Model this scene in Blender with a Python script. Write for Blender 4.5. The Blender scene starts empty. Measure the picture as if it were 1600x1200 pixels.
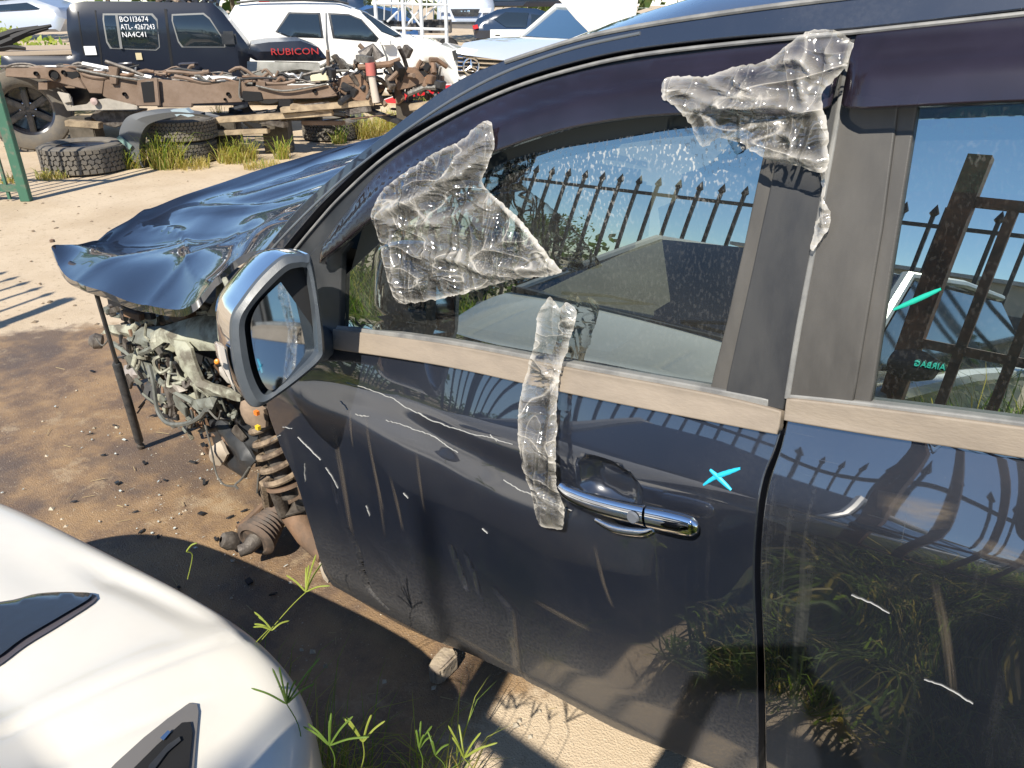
import bpy, bmesh, math, random
import numpy as np
from mathutils import Vector, Matrix, noise as MN
from mathutils.geometry import delaunay_2d_cdt
R = math.radians
rnd = random.Random(7)
sc = bpy.context.scene
col = sc.collection
# ------------------------------------------------------------------ camera, light, exposure
CAM = Vector((0, 0, 1.65)); FPX = 1200.0
PIT = math.atan(0.5); PSI = R(52.7)
fh = Vector((-math.cos(PSI), math.sin(PSI), 0))
FWD = fh*math.cos(PIT) - Vector((0, 0, 1))*math.sin(PIT)
RT = Vector((math.sin(PSI), math.cos(PSI), 0))
UP = RT.cross(FWD)
cd = bpy.data.cameras.new('camera'); cam = bpy.data.objects.new('camera', cd); col.objects.link(cam)
cd.sensor_width = 36; cd.lens = 27.0; cd.clip_start = 0.02; cd.clip_end = 600
M3 = Matrix((RT, UP, -FWD)).transposed()
cam.matrix_world = Matrix.Translation(CAM) @ M3.to_4x4()
sc.camera = cam
SUN = Vector((-0.185, 0.70, -0.70)).normalized()          # travel direction
w = bpy.data.worlds.new('World'); sc.world = w; w.use_nodes = True
nt = w.node_tree; bg = nt.nodes['Background']
sky = nt.nodes.new('ShaderNodeTexSky'); sky.sky_type = 'NISHITA'; sky.sun_disc = False
sky.sun_elevation = math.asin(-SUN.z)
sky.sun_rotation = math.atan2(-SUN.x, -SUN.y)
sky.air_density = 0.9; sky.dust_density = 0.0; sky.ozone_density = 4.0; sky.altitude = 600
nt.links.new(sky.outputs[0], bg.inputs[0]); bg.inputs[1].default_value = 0.11
sd = bpy.data.lights.new('sun', 'SUN'); sd.energy = 4.9; sd.angle = R(0.53); sd.color = (1, .935, .82)
so = bpy.data.objects.new('sun', sd); col.objects.link(so)
so.rotation_euler = SUN.to_track_quat('-Z', 'Y').to_euler()
sc.view_settings.view_transform = 'Standard'; sc.view_settings.look = 'None'
sc.view_settings.exposure = 0.65; sc.view_settings.gamma = 1.0
sc.view_settings.use_curve_mapping = False
sc.cycles.max_bounces = 10; sc.cycles.transparent_max_bounces = 24
sc.cycles.caustics_reflective = False; sc.cycles.caustics_refractive = False
sc.cycles.sample_clamp_indirect = 6
# ------------------------------------------------------------------ pixel -> place helpers
def ray(u, v): return FWD + RT*((u-800)/FPX) + UP*((600-v)/FPX)
def PY(u, v, y):
    d = ray(u, v); return CAM + d*(y/d.y)
def PZ(u, v, z=0.0):
    d = ray(u, v); return CAM + d*((z-CAM.z)/d.z)
def PP(u, v, o, n):
    d = ray(u, v); return CAM + d*((o-CAM).dot(n)/d.dot(n))
# ------------------------------------------------------------------ object helpers
WL = {}
def link(o): col.objects.link(o); return o
def thing(name, label, cat, loc=(0, 0, 0), group=None):
    o = bpy.data.objects.new(name, None); link(o); o.location = loc; o.empty_display_size = .1
    o['label'] = label; o['category'] = cat
    if group: o['group'] = group
    WL[o.name] = Vector(loc); return o
def tag(o, label=None, cat=None, group=None, kind=None):
    if label: o['label'] = label
    if cat: o['category'] = cat
    if group: o['group'] = group
    if kind: o['kind'] = kind
    return o
def place(name, me, mat, parent=None, label=None):
    if mat is not None and len(me.materials) == 0: me.materials.append(mat)
    o = bpy.data.objects.new(name, me); link(o)
    if parent is not None:
        o.parent = parent; WL[o.name] = WL[parent.name]
    else: WL[o.name] = Vector((0, 0, 0))
    if label: o['label'] = label
    return o
def mesh(name, V, F, mat, parent=None, smooth=True, label=None, nrm=None, uv=None):
    off = WL[parent.name] if parent is not None else Vector((0, 0, 0))
    me = bpy.data.meshes.new(name)
    me.from_pydata([(Vector(v)-off)[:] for v in V], [], F); me.update()
    if smooth: me.shade_smooth()
    if uv is not None:
        l = me.uv_layers.new(name='UV')
        idx = np.zeros(len(me.loops), int); me.loops.foreach_get('vertex_index', idx)
        l.data.foreach_set('uv', np.array(uv, float)[idx].ravel())
    if nrm is not None: me.normals_split_custom_set_from_vertices([Vector(n).normalized()[:] for n in nrm])
    return place(name, me, mat, parent, label)
class MB:
    def __init__(s): s.V = []; s.F = []
    def add(s, V, F):
        b = len(s.V); s.V += [Vector(v) for v in V]; s.F += [tuple(i+b for i in f) for f in F]; return s
    def box(s, c, h, X=Vector((1, 0, 0)), Y=Vector((0, 1, 0)), Z=None):
        c = Vector(c); X = Vector(X).normalized(); Y = Vector(Y).normalized()
        Z = X.cross(Y) if Z is None else Z
        V = [c+X*(h[0]*a)+Y*(h[1]*b)+Z*(h[2]*d) for a in (-1, 1) for b in (-1, 1) for d in (-1, 1)]
        return s.add(V, [(0, 1, 3, 2), (4, 6, 7, 5), (0, 4, 5, 1), (2, 3, 7, 6), (0, 2, 6, 4), (1, 5, 7, 3)])
    def tube(s, P, r, n=8, cap=True):
        P = [Vector(p) for p in P]
        rr = r if isinstance(r, (list, tuple)) else [r]*len(P)
        V = []; F = []; up = None
        for i, p in enumerate(P):
            t = (P[min(i+1, len(P)-1)]-P[max(i-1, 0)]).normalized()
            if up is None: up = Vector((0, 0, 1)) if abs(t.z) < .9 else Vector((1, 0, 0))
            a = t.cross(up)
            if a.length < 1e-4: a = t.cross(Vector((.3, .9, .2)))
            a.normalize(); b = a.cross(t).normalized(); up = b
            for k in range(n):
                an = 2*math.pi*k/n; V.append(p+(a*math.cos(an)+b*math.sin(an))*rr[i])
        for i in range(len(P)-1):
            for k in range(n):
                F.append((i*n+k, i*n+(k+1) % n, (i+1)*n+(k+1) % n, (i+1)*n+k))
        if cap: F.append(tuple(range(n-1, -1, -1))); F.append(tuple((len(P)-1)*n+k for k in range(n)))
        return s.add(V, F)
    def lathe(s, prof, c=(0, 0, 0), A=Vector((0, 0, 1)), n=24):
        A = Vector(A).normalized(); c = Vector(c)
        X = A.cross(Vector((0, 1, 0)) if abs(A.y) < .9 else Vector((1, 0, 0))).normalized(); Y = A.cross(X)
        V = []; F = []; m = len(prof)
        for k in range(n):
            an = 2*math.pi*k/n; d = X*math.cos(an)+Y*math.sin(an)
            for r, z in prof: V.append(c+d*r+A*z)
        for k in range(n):
            k2 = (k+1) % n
            for i in range(m-1): F.append((k*m+i, k*m+i+1, k2*m+i+1, k2*m+i))
        return s.add(V, F)
    def prism(s, P, ext):
        n = len(P); ext = Vector(ext); P = [Vector(p) for p in P]
        return s.add(P+[p+ext for p in P], [tuple(range(n)), tuple(range(2*n-1, n-1, -1))]+[(i, i+n, (i+1) % n+n, (i+1) % n) for i in range(n)])
    def build(s, name, mat, parent=None, smooth=True, label=None, bevel=0, auto=True):
        o = mesh(name, s.V, s.F, mat, parent, smooth, label)
        bm = bmesh.new(); bm.from_mesh(o.data); bmesh.ops.recalc_face_normals(bm, faces=bm.faces)
        if bevel: bmesh.ops.bevel(bm, geom=bm.edges[:], offset=bevel, segments=2, affect='EDGES', clamp_overlap=True)
        bm.to_mesh(o.data); bm.free()
        if smooth:
            o.data.shade_smooth()
            if auto: o.data.set_sharp_from_angle(angle=R(38))
        return o
def cr(P, n=8, closed=False):
    """catmull-rom through points (any dimension)"""
    P = [np.array(p, float) for p in P]; out = []; m = len(P)
    rng = range(m) if closed else range(m-1)
    for i in rng:
        if closed: a, b, c, d = P[(i-1) % m], P[i], P[(i+1) % m], P[(i+2) % m]
        else: a, b, c, d = P[max(i-1, 0)], P[i], P[i+1], P[min(i+2, m-1)]
        for k in range(n):
            t = k/n; out.append(.5*((2*b)+(-a+c)*t+(2*a-5*b+4*c-d)*t*t+(-a+3*b-3*c+d)*t**3))
    if not closed: out.append(P[-1])
    return out
def fbm(x, y, z=0.0, o=3):
    return MN.fractal(Vector((x, y, z)), 1.0, 2.0, o)
# ------------------------------------------------------------------ materials
MATS = {}
def nn(nt, t, **k):
    n = nt.nodes.new(t)
    for a, b in k.items(): setattr(n, a, b)
    return n
def P_(name, color, rough=.5, metal=0.0, spec=.5, coat=0.0, coatr=.05, bump=0.0, bscale=60.0, var=0.0, vscale=6.0, vcol=None, trans=0.0, sss=0, coord='Object', vlo=.4, vhi=.62, detail=5, ior=None, stretch=None):
    if name in MATS: return MATS[name]
    m = bpy.data.materials.new(name); m.use_nodes = True; t = m.node_tree; b = t.nodes['Principled BSDF']
    b.inputs['Base Color'].default_value = (*color, 1); b.inputs['Roughness'].default_value = rough
    b.inputs['Metallic'].default_value = metal; b.inputs['Specular IOR Level'].default_value = spec
    b.inputs['Coat Weight'].default_value = coat; b.inputs['Coat Roughness'].default_value = coatr
    if trans: b.inputs['Transmission Weight'].default_value = trans
    if ior: b.inputs['IOR'].default_value = ior
    tc = nn(t, 'ShaderNodeTexCoord'); src = tc.outputs[coord]
    if stretch:
        mp = nn(t, 'ShaderNodeMapping'); mp.inputs['Scale'].default_value = (*stretch, 1); t.links.new(tc.outputs['UV'], mp.inputs[0]); src = mp.outputs[0]
    if var:
        n = nn(t, 'ShaderNodeTexNoise'); n.inputs['Scale'].default_value = vscale; n.inputs['Detail'].default_value = detail; n.inputs['Roughness'].default_value = .62
        t.links.new(src, n.inputs['Vector'])
        r = nn(t, 'ShaderNodeMapRange'); r.inputs[1].default_value = vlo; r.inputs[2].default_value = vhi
        r.inputs[3].default_value = 0; r.inputs[4].default_value = var
        t.links.new(n.outputs[0], r.inputs[0])
        mx = nn(t, 'ShaderNodeMix', data_type='RGBA')
        mx.inputs[6].default_value = (*color, 1); mx.inputs[7].default_value = (*(vcol or tuple(c*.45 for c in color)), 1)
        t.links.new(r.outputs[0], mx.inputs[0]); t.links.new(mx.outputs[2], b.inputs['Base Color'])
        if coat == 0 and not metal:
            r2 = nn(t, 'ShaderNodeMapRange'); r2.inputs[1].default_value = .3; r2.inputs[2].default_value = .7
            r2.inputs[3].default_value = max(rough-.12, .05); r2.inputs[4].default_value = min(rough+.15, 1)
            t.links.new(n.outputs[0], r2.inputs[0]); t.links.new(r2.outputs[0], b.inputs['Roughness'])
    if bump:
        n = nn(t, 'ShaderNodeTexNoise'); n.inputs['Scale'].default_value = bscale; n.inputs['Detail'].default_value = 4
        t.links.new(src, n.inputs['Vector'])
        bb = nn(t, 'ShaderNodeBump'); bb.inputs['Strength'].default_value = bump; bb.inputs['Distance'].default_value = .01
        t.links.new(n.outputs[0], bb.inputs['Height']); t.links.new(bb.outputs[0], b.inputs['Normal'])
    MATS[name] = m; return m
def paint(name, base, dust=(.25, .2, .15), amount=.5, streak=.6, rough=.12, dlo=.42, dhi=.8, coatior=1.6, spec=.5, low=0.0):
    """car paint in clear lacquer with settled dust and run-down dirt; UV = metres along / up the body"""
    m = bpy.data.materials.new(name); m.use_nodes = True; t = m.node_tree; b = t.nodes['Principled BSDF']; L = t.links.new
    uv = nn(t, 'ShaderNodeUVMap')
    def noise_(sx, sy, scale, det=5, rough_=.6, rot=0):
        mp = nn(t, 'ShaderNodeMapping'); mp.inputs['Scale'].default_value = (sx, sy, 1); mp.inputs['Rotation'].default_value = (0, 0, rot)
        L(uv.outputs[0], mp.inputs[0]); n = nn(t, 'ShaderNodeTexNoise'); n.inputs['Scale'].default_value = scale; n.inputs['Detail'].default_value = det; n.inputs['Roughness'].default_value = rough_
        L(mp.outputs[0], n.inputs['Vector']); return n.outputs[0]
    def rng(x, a, b_, c, d):
        r = nn(t, 'ShaderNodeMapRange'); r.interpolation_type = 'SMOOTHSTEP'
        for i, q in enumerate((a, b_, c, d)): r.inputs[i+1].default_value = q
        L(x, r.inputs[0]); return r.outputs[0]
    def mth(op, a, b_):
        n = nn(t, 'ShaderNodeMath', operation=op)
        for i, q in enumerate((a, b_)):
            if hasattr(q, 'name'): L(q, n.inputs[i])
            else: n.inputs[i].default_value = q
        return n.outputs[0]
    big = rng(noise_(1, 1, 3.2), dlo, dhi, 0.0, 1)
    fine = rng(noise_(1, 1, 160, 3), .3, .7, .35, 1)
    st = rng(noise_(26, 1.1, 1.0, 6, .7, rot=.10), .53, .78, 0, 1)
    stm = rng(noise_(1, .6, 2.3), .45, .68, 0, 1)
    st = mth('MULTIPLY', st, stm)
    sx = nn(t, 'ShaderNodeSeparateXYZ'); L(uv.outputs[0], sx.inputs[0])
    lowm = rng(sx.outputs[1], -.80, -.45, low, 0.0)
    d = mth('MULTIPLY', mth('ADD', mth('MULTIPLY', big, amount), mth('ADD', mth('MULTIPLY', st, streak), lowm)), fine)
    scf = mth('MULTIPLY', rng(noise_(4, 240, 1.0, 3, .6, rot=-.55), .66, .76, 0, .34), rng(noise_(1, 1, 4.5, 3), .52, .66, 0, 1))
    scf2 = mth('MULTIPLY', rng(noise_(200, 3, 1.0, 3, .6, rot=.25), .68, .78, 0, .28), rng(noise_(1, 1, 3.7, 3), .50, .64, 0, 1))
    specks = mth('ADD', rng(noise_(1, 1, 420, 2), .70, .76, 0, .35), mth('ADD', scf, scf2))
    d = mth('MINIMUM', mth('ADD', d, mth('MULTIPLY', specks, 1.0)), .95)
    mx = nn(t, 'ShaderNodeMix', data_type='RGBA'); mx.inputs[6].default_value = (*base, 1); mx.inputs[7].default_value = (*dust, 1)
    L(d, mx.inputs[0]); L(mx.outputs[2], b.inputs['Base Color'])
    L(rng(d, 0, .6, rough+.2, .8), b.inputs['Roughness'])
    L(rng(d, 0, .75, 1.0, .0), b.inputs['Coat Weight']); b.inputs['Coat IOR'].default_value = coatior
    L(rng(d, 0, .4, .015, .22), b.inputs['Coat Roughness'])
    b.inputs['Specular IOR Level'].default_value = spec
    MATS[name] = m; return m
def glassy(name, tint, refl=.25, rough=.0, spots=0.0, dirt=.0, spotlow=-1.0):
    """pane: tinted see-through + fresnel mirror + water spots / dust"""
    m = bpy.data.materials.new(name); m.use_nodes = True; t = m.node_tree; L = t.links.new
    t.nodes.remove(t.nodes['Principled BSDF']); out = t.nodes['Material Output']
    tr = nn(t, 'ShaderNodeBsdfTransparent'); tr.inputs[0].default_value = (*tint, 1)
    gl = nn(t, 'ShaderNodeBsdfGlossy'); gl.inputs['Roughness'].default_value = rough; gl.inputs[0].default_value = (.86, 1, .96, 1)
    fr = nn(t, 'ShaderNodeFresnel'); fr.inputs[0].default_value = 1.52
    ad = nn(t, 'ShaderNodeMath', operation='MULTIPLY_ADD'); ad.inputs[1].default_value = 1.0; ad.inputs[2].default_value = refl
    L(fr.outputs[0], ad.inputs[0])
    mx = nn(t, 'ShaderNodeMixShader'); L(ad.outputs[0], mx.inputs[0]); L(tr.outputs[0], mx.inputs[1]); L(gl.outputs[0], mx.inputs[2])
    last = mx.outputs[0]
    if spots or dirt:
        uv = nn(t, 'ShaderNodeUVMap')
        df = nn(t, 'ShaderNodeBsdfDiffuse'); df.inputs[0].default_value = (.62, .6, .55, 1)
        mp = nn(t, 'ShaderNodeMapping'); mp.inputs['Scale'].default_value = (1, .55, 1); mp.inputs['Rotation'].default_value = (0, 0, .25); L(uv.outputs[0], mp.inputs[0])
        v = nn(t, 'ShaderNodeTexNoise'); v.inputs['Scale'].default_value = 210; v.inputs['Detail'].default_value = 2.5; L(mp.outputs[0], v.inputs['Vector'])
        r = nn(t, 'ShaderNodeMapRange'); r.inputs[1].default_value = .545; r.inputs[2].default_value = .62; r.inputs[3].default_value = 0; r.inputs[4].default_value = spots; L(v.outputs[0], r.inputs[0])
        sx = nn(t, 'ShaderNodeSeparateXYZ'); L(uv.outputs[0], sx.inputs[0])
        n2 = nn(t, 'ShaderNodeTexNoise'); n2.inputs['Scale'].default_value = 7; n2.inputs['Detail'].default_value = 4; L(uv.outputs[0], n2.inputs['Vector'])
        hh = nn(t, 'ShaderNodeMath', operation='MULTIPLY_ADD'); hh.inputs[1].default_value = .35; L(n2.outputs[0], hh.inputs[0]); L(sx.outputs[1], hh.inputs[2])
        r3 = nn(t, 'ShaderNodeMapRange'); r3.interpolation_type = 'SMOOTHSTEP'; r3.inputs[1].default_value = spotlow+.17; r3.inputs[2].default_value = spotlow+.34; r3.inputs[3].default_value = .04; r3.inputs[4].default_value = 1.0; L(hh.outputs[0], r3.inputs[0])
        mu = nn(t, 'ShaderNodeMath', operation='MULTIPLY'); L(r.outputs[0], mu.inputs[0]); L(r3.outputs[0], mu.inputs[1])
        r2 = nn(t, 'ShaderNodeMapRange'); r2.inputs[1].default_value = .3; r2.inputs[2].default_value = .75; r2.inputs[3].default_value = dirt*.3; r2.inputs[4].default_value = dirt; L(n2.outputs[0], r2.inputs[0])
        a = nn(t, 'ShaderNodeMath', operation='ADD'); L(mu.outputs[0], a.inputs[0]); L(r2.outputs[0], a.inputs[1])
        m2 = nn(t, 'ShaderNodeMixShader'); L(a.outputs[0], m2.inputs[0]); L(last, m2.inputs[1]); L(df.outputs[0], m2.inputs[2]); last = m2.outputs[0]
    L(last, out.inputs[0]); MATS[name] = m; return m
def film(name):
    """thin clear sheet: see-through, pale crease lines and soft fold shading put into the colour, a little haze"""
    m = bpy.data.materials.new(name); m.use_nodes = True; t = m.node_tree; L = t.links.new
    t.nodes.remove(t.nodes['Principled BSDF']); out = t.nodes['Material Output']; uv = nn(t, 'ShaderNodeUVMap')
    def rg(x, *q):
        r = nn(t, 'ShaderNodeMapRange')
        for i, k in enumerate(q): r.inputs[i+1].default_value = k
        L(x, r.inputs[0]); return r.outputs[0]
    def mt(op, a_, b_):
        n = nn(t, 'ShaderNodeMath', operation=op)
        for i, q in enumerate((a_, b_)):
            if hasattr(q, 'name'): L(q, n.inputs[i])
            else: n.inputs[i].default_value = q
        return n.outputs[0]
    def warp(sx, sy, rot, amt, nsc):
        mp = nn(t, 'ShaderNodeMapping'); mp.inputs['Scale'].default_value = (sx, sy, 1); mp.inputs['Rotation'].default_value = (0, 0, rot); L(uv.outputs[0], mp.inputs[0])
        n = nn(t, 'ShaderNodeTexNoise'); n.inputs['Scale'].default_value = nsc; n.inputs['Detail'].default_value = 3; L(mp.outputs[0], n.inputs[0])
        mx = nn(t, 'ShaderNodeMix', data_type='RGBA', blend_type='LINEAR_LIGHT'); mx.inputs[0].default_value = amt; L(mp.outputs[0], mx.inputs[6]); L(n.outputs[1], mx.inputs[7]); return mx.outputs[2]
    def fold(sx, sy, rot, sc_, dist):
        mp = nn(t, 'ShaderNodeMapping'); mp.inputs['Scale'].default_value = (sx, sy, 1); mp.inputs['Rotation'].default_value = (0, 0, rot); L(uv.outputs[0], mp.inputs[0])
        n = nn(t, 'ShaderNodeTexNoise'); n.inputs['Scale'].default_value = sc_; n.inputs['Detail'].default_value = 1.2; n.inputs['Distortion'].default_value = dist; L(mp.outputs[0], n.inputs[0])
        return mt('ABSOLUTE', mt('SUBTRACT', n.outputs[0], .5), 0.0)
    f1 = fold(1, 3.0, .75, 5, .9); f2 = fold(3.2, 1, .25, 6, .8); f3 = fold(1, 2.2, -.5, 15, 1.2)
    n1 = nn(t, 'ShaderNodeTexNoise'); n1.inputs['Scale'].default_value = 8; n1.inputs['Detail'].default_value = 4; L(uv.outputs[0], n1.inputs[0])
    n2 = nn(t, 'ShaderNodeTexNoise'); n2.inputs['Scale'].default_value = 330; n2.inputs['Detail'].default_value = 1; L(uv.outputs[0], n2.inputs[0])
    at = nn(t, 'ShaderNodeAttribute', attribute_name='edge')
    cre = mt('ADD', mt('ADD', rg(f1, 0, .013, .34, 0), rg(f2, 0, .008, .22, 0)), mt('MULTIPLY', rg(f3, 0, .014, .16, 0), rg(n1.outputs[0], .46, .58, 0, 1)))
    soft = mt('ADD', rg(f1, 0, .10, .14, 0), rg(f2, 0, .10, .10, 0))  # soft shading of the folds, painted into the haze
    haze = mt('ADD', mt('ADD', rg(n1.outputs[0], .46, .66, .01, .15), mt('MULTIPLY', soft, .6)), mt('MULTIPLY', rg(n2.outputs[0], .58, .64, 0, .22), rg(n1.outputs[0], .50, .42, 0, 1)))
    fac = mt('MINIMUM', mt('ADD', mt('ADD', cre, haze), mt('MULTIPLY', at.outputs['Fac'], .8)), .7)
    hgt = mt('ADD', mt('ADD', rg(f1, 0, .16, 1, 0), rg(f2, 0, .16, .8, 0)), mt('MULTIPLY', rg(f3, 0, .16, .3, 0), 1.0))
    bb = nn(t, 'ShaderNodeBump'); bb.inputs['Strength'].default_value = .9; bb.inputs['Distance'].default_value = .008; L(hgt, bb.inputs['Height'])
    tr = nn(t, 'ShaderNodeBsdfTransparent'); tr.inputs[0].default_value = (.97, .97, .96, 1)
    df = nn(t, 'ShaderNodeBsdfDiffuse'); df.inputs[0].default_value = (.66, .615, .54, 1); L(bb.outputs[0], df.inputs['Normal'])
    gl = nn(t, 'ShaderNodeBsdfGlossy'); gl.inputs['Roughness'].default_value = .08; L(bb.outputs[0], gl.inputs['Normal'])
    m2 = nn(t, 'ShaderNodeMixShader'); L(fac, m2.inputs[0]); L(tr.outputs[0], m2.inputs[1]); L(df.outputs[0], m2.inputs[2])
    fr = nn(t, 'ShaderNodeFresnel'); fr.inputs[0].default_value = 1.5; L(bb.outputs[0], fr.inputs['Normal'])
    m3 = nn(t, 'ShaderNodeMixShader'); L(mt('ADD', fr.outputs[0], .06), m3.inputs[0]); L(m2.outputs[0], m3.inputs[1]); L(gl.outputs[0], m3.inputs[2])
    L(m3.outputs[0], out.inputs[0]); MATS[name] = m; return m
black = paint('black_door_paint', (.010, .013, .022), dust=(.15, .14, .13), amount=.15, streak=.5, coatior=2.05, low=.5)
black2 = paint('black_rear_door_paint', (.010, .012, .018), dust=(.17, .165, .155), amount=.10, streak=.4, coatior=2.35, low=.05)
clean = paint('black_bonnet_paint', (.008, .010, .016), amount=.04, streak=.0, coatior=2.4, rough=.06)
railp = paint('black_roof_paint', (.012, .016, .028), dust=(.22, .21, .2), amount=.22, streak=.0, coatior=1.75)
trimg = P_('weathered_belt_trim', (.27, .222, .172), .7, bump=.10, bscale=90, var=.7, vscale=7, vcol=(.20, .165, .13), detail=12, stretch=(1, 3))
pillar = P_('faded_black_plastic', (.026, .027, .030), .55, bump=.10, bscale=700, var=.9, vscale=4, vcol=(.046, .046, .046), detail=12, stretch=(3, 1))
pillar2 = P_('dusty_black_plastic', (.060, .056, .051), .55, bump=.10, bscale=700, var=.9, vscale=4, vcol=(.088, .082, .074), detail=12, stretch=(3, 1))
satin = P_('satin_black', (.02, .022, .026), .42, var=.5, vscale=8, vcol=(.06, .06, .06))
rubber = P_('dark_rubber', (.012, .012, .013), .7)
pale = P_('dusty_seal', (.24, .235, .22), .5, var=.8, vscale=20, vcol=(.12, .12, .12))
voidm = P_('dark_inside', (.008, .008, .009), .9)
visorm = P_('smoked_acrylic', (.013, .008, .010), .22, coat=1, coatr=.04, var=.55, vscale=5, vcol=(.028, .021, .034), detail=8, bump=.02, bscale=6)
visorm.node_tree.nodes['Principled BSDF'].inputs['Alpha'].default_value = .86
chrome = P_('chrome', (.85, .86, .88), .04, metal=1, bump=.04, bscale=14)
mirrorm = P_('mirror_silver', (.50, .53, .55), .035, metal=1)
bezelm = P_('mirror_bezel_plastic', (.055, .066, .078), .38, var=.5, vscale=14, vcol=(.09, .1, .11), bump=.06, bscale=500)
primer = P_('pale_green_primer', (.37, .37, .29), .5, var=.95, vscale=14, vcol=(.12, .105, .08), bump=.25, bscale=40, vlo=.46, vhi=.62, detail=9)
steel = P_('grimy_steel', (.16, .14, .12), .55, metal=.25, var=.9, vscale=20, vcol=(.05, .04, .035), bump=.3, bscale=90)
rust = P_('rusty_brown_steel', (.21, .125, .075), .75, var=.8, vscale=7, vcol=(.10, .07, .05), bump=.3, bscale=70)
tanm = P_('dusty_spring', (.30, .225, .15), .75, var=1, vscale=25, vcol=(.10, .07, .05), bump=.4, bscale=90)
wirem = P_('dusty_wire', (.15, .14, .12), .6, var=.7, vscale=30, vcol=(.05, .05, .05))
glassF = glassy('front_door_glass', (.17, .22, .20), .33, spots=.6, dirt=.035, spotlow=.26)
glassR = glassy('rear_door_glass', (.06, .18, .16), .36, spots=.35, dirt=.02, spotlow=.36)
scrm = P_('scratched_white', (.30, .30, .29), .6)
visorm.node_tree.nodes['Principled BSDF'].inputs['Alpha'].default_value = .88
cyanm = P_('cyan_paint_pen', (.02, .42, .62), .45)
filmm = film('clear_plastic_film')
# ------------------------------------------------------------------ body surface of the black car
TH = R(6.0)
CO = Vector((-.274, 1.02, 1.118)); CS = Vector((math.cos(TH), 0, math.sin(TH))); CH = Vector((-math.sin(TH), 0, math.cos(TH)))
_hk = np.array([-1.2, -.95, -.86, -.78, -.66, -.50, -.34, -.20, -.155, -.13, -.05, 0.0])
_yk = np.array([1.22, 1.11, 1.055, 1.020, .990, .972, .962, .960, .962, .967, .998, 1.018])
_hf = np.linspace(-1.2, 0, 241); _yf = np.interp(_hf, _hk, _yk)
_ker = np.exp(-np.linspace(-2, 2, 13)**2); _ker /= _ker.sum()
_yf = np.convolve(np.pad(_yf, 6, mode='reflect', reflect_type='odd'), _ker, 'valid')
def Y0(s, h):
    s = np.asarray(s, float); h = np.asarray(h, float)
    up = 1.018 + .12*h + .15*h*h
    y = np.where(h >= 0, up, np.interp(h, _hf, _yf))
    y = y + .012*np.clip(-s-.2, 0, 3)**2*.6        # body narrows a little forward
    return y
def pos(s, h, off=0.0, yf=None):
    y = (yf or Y0)(s, h) - off
    p = CO + CS*float(s) + CH*float(h); p.y = float(y); return p
def SH(u, v, off=0.0):
    y = 1.0
    for _ in range(14):
        p = PY(u, v, y); d = p-CO; s = d.x*CS.x+d.z*CS.z; h = d.x*CH.x+d.z*CH.z
        y = float(Y0(s, h))-off
    return (s, h)
def PB(u, v, off=0.0): return pos(*SH(u, v, off), off)
def seg_dist(s, h, P):
    best = np.full(np.shape(s), 9.0); tt = np.zeros(np.shape(s)); n = len(P)-1
    for i in range(n):
        a = np.array(P[i]); b = np.array(P[i+1]); ab = b-a
        t = np.clip(((s-a[0])*ab[0]+(h-a[1])*ab[1])/(ab@ab), 0, 1)
        d = np.hypot(s-a[0]-ab[0]*t, h-a[1]-ab[1]*t); mk = d < best
        best = np.where(mk, d, best); tt = np.where(mk, (i+t)/n, tt)
    return best, tt
DENTS = [([SH(*p) for p in ((548, 832), (562, 870), (575, 920), (604, 950))], .0065, .016),
         ([SH(*p) for p in ((706, 855), (717, 890), (728, 918))], .005, .014),
         ([SH(*p) for p in ((728, 868), (742, 905), (748, 930))], .005, .008),
         ([SH(*p) for p in ((520, 752), (526, 785))], .005, .006),
         ([SH(*p) for p in ((775, 925), (800, 955), (806, 1020), (822, 1075))], .011, .006),
         ([SH(*p) for p in ((470, 600), (620, 655), (790, 740), (930, 800))], .045, .010),
         ([SH(*p) for p in ((585, 850), (625, 900), (640, 960))], .02, -.004)]
_hc = SH(950, 762); _h1 = SH(1000, 775); _hy = SH(952, 735)
def Y1(s, h):
    s = np.asarray(s, float); h = np.asarray(h, float); y = Y0(s, h)
    for P, wd, dp in DENTS:
        d, t = seg_dist(s, h, P); y = y + dp*np.exp(-(d/wd)**2)*np.sin(np.pi*np.clip(t*.9+.05, 0, 1))**.5
    ds = s-_hc[0]; dh = (h-_hc[1])+.12*ds
    e = (np.abs(ds)/.060)**2.6+(np.abs(dh)/.043)**2.6
    y = y + .034*np.clip(1.25-e, 0, 1)**.6*(1/(1+np.exp(-(1.15-e)*6)))
    y = y + .0018*np.sin(s*9+h*6)*np.cos(h*11-s*4)+.0022*np.sin(s*21+1)*np.sin(h*8)*np.exp(-((s+.75)/.35)**2)
    return y
def Y2(s, h):
    s = np.asarray(s, float); h = np.asarray(h, float)
    return Y0(s, h)+.0022*np.sin(s*7+h*9+1)*np.cos(h*6-s*11)+.0012*np.sin(s*23)*np.sin(h*17)
def inside(px, py, poly):
    r = np.zeros(px.shape, bool); n = len(poly); j = n-1
    for i in range(n):
        xi, yi = poly[i]; xj, yj = poly[j]
        c = ((yi > py) != (yj > py)) & (px < (xj-xi)*(py-yi)/((yj-yi) if yj != yi else 1e-12)+xi)
        r ^= c; j = i
    return r
def resample(poly, res):
    out = []
    for i in range(len(poly)):
        a = np.array(poly[i], float); b = np.array(poly[(i+1) % len(poly)], float); L = np.hypot(*(b-a))
        k = max(1, int(round(L/res)))
        for j in range(k): out.append(tuple(a+(b-a)*j/k))
    return out
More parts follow.
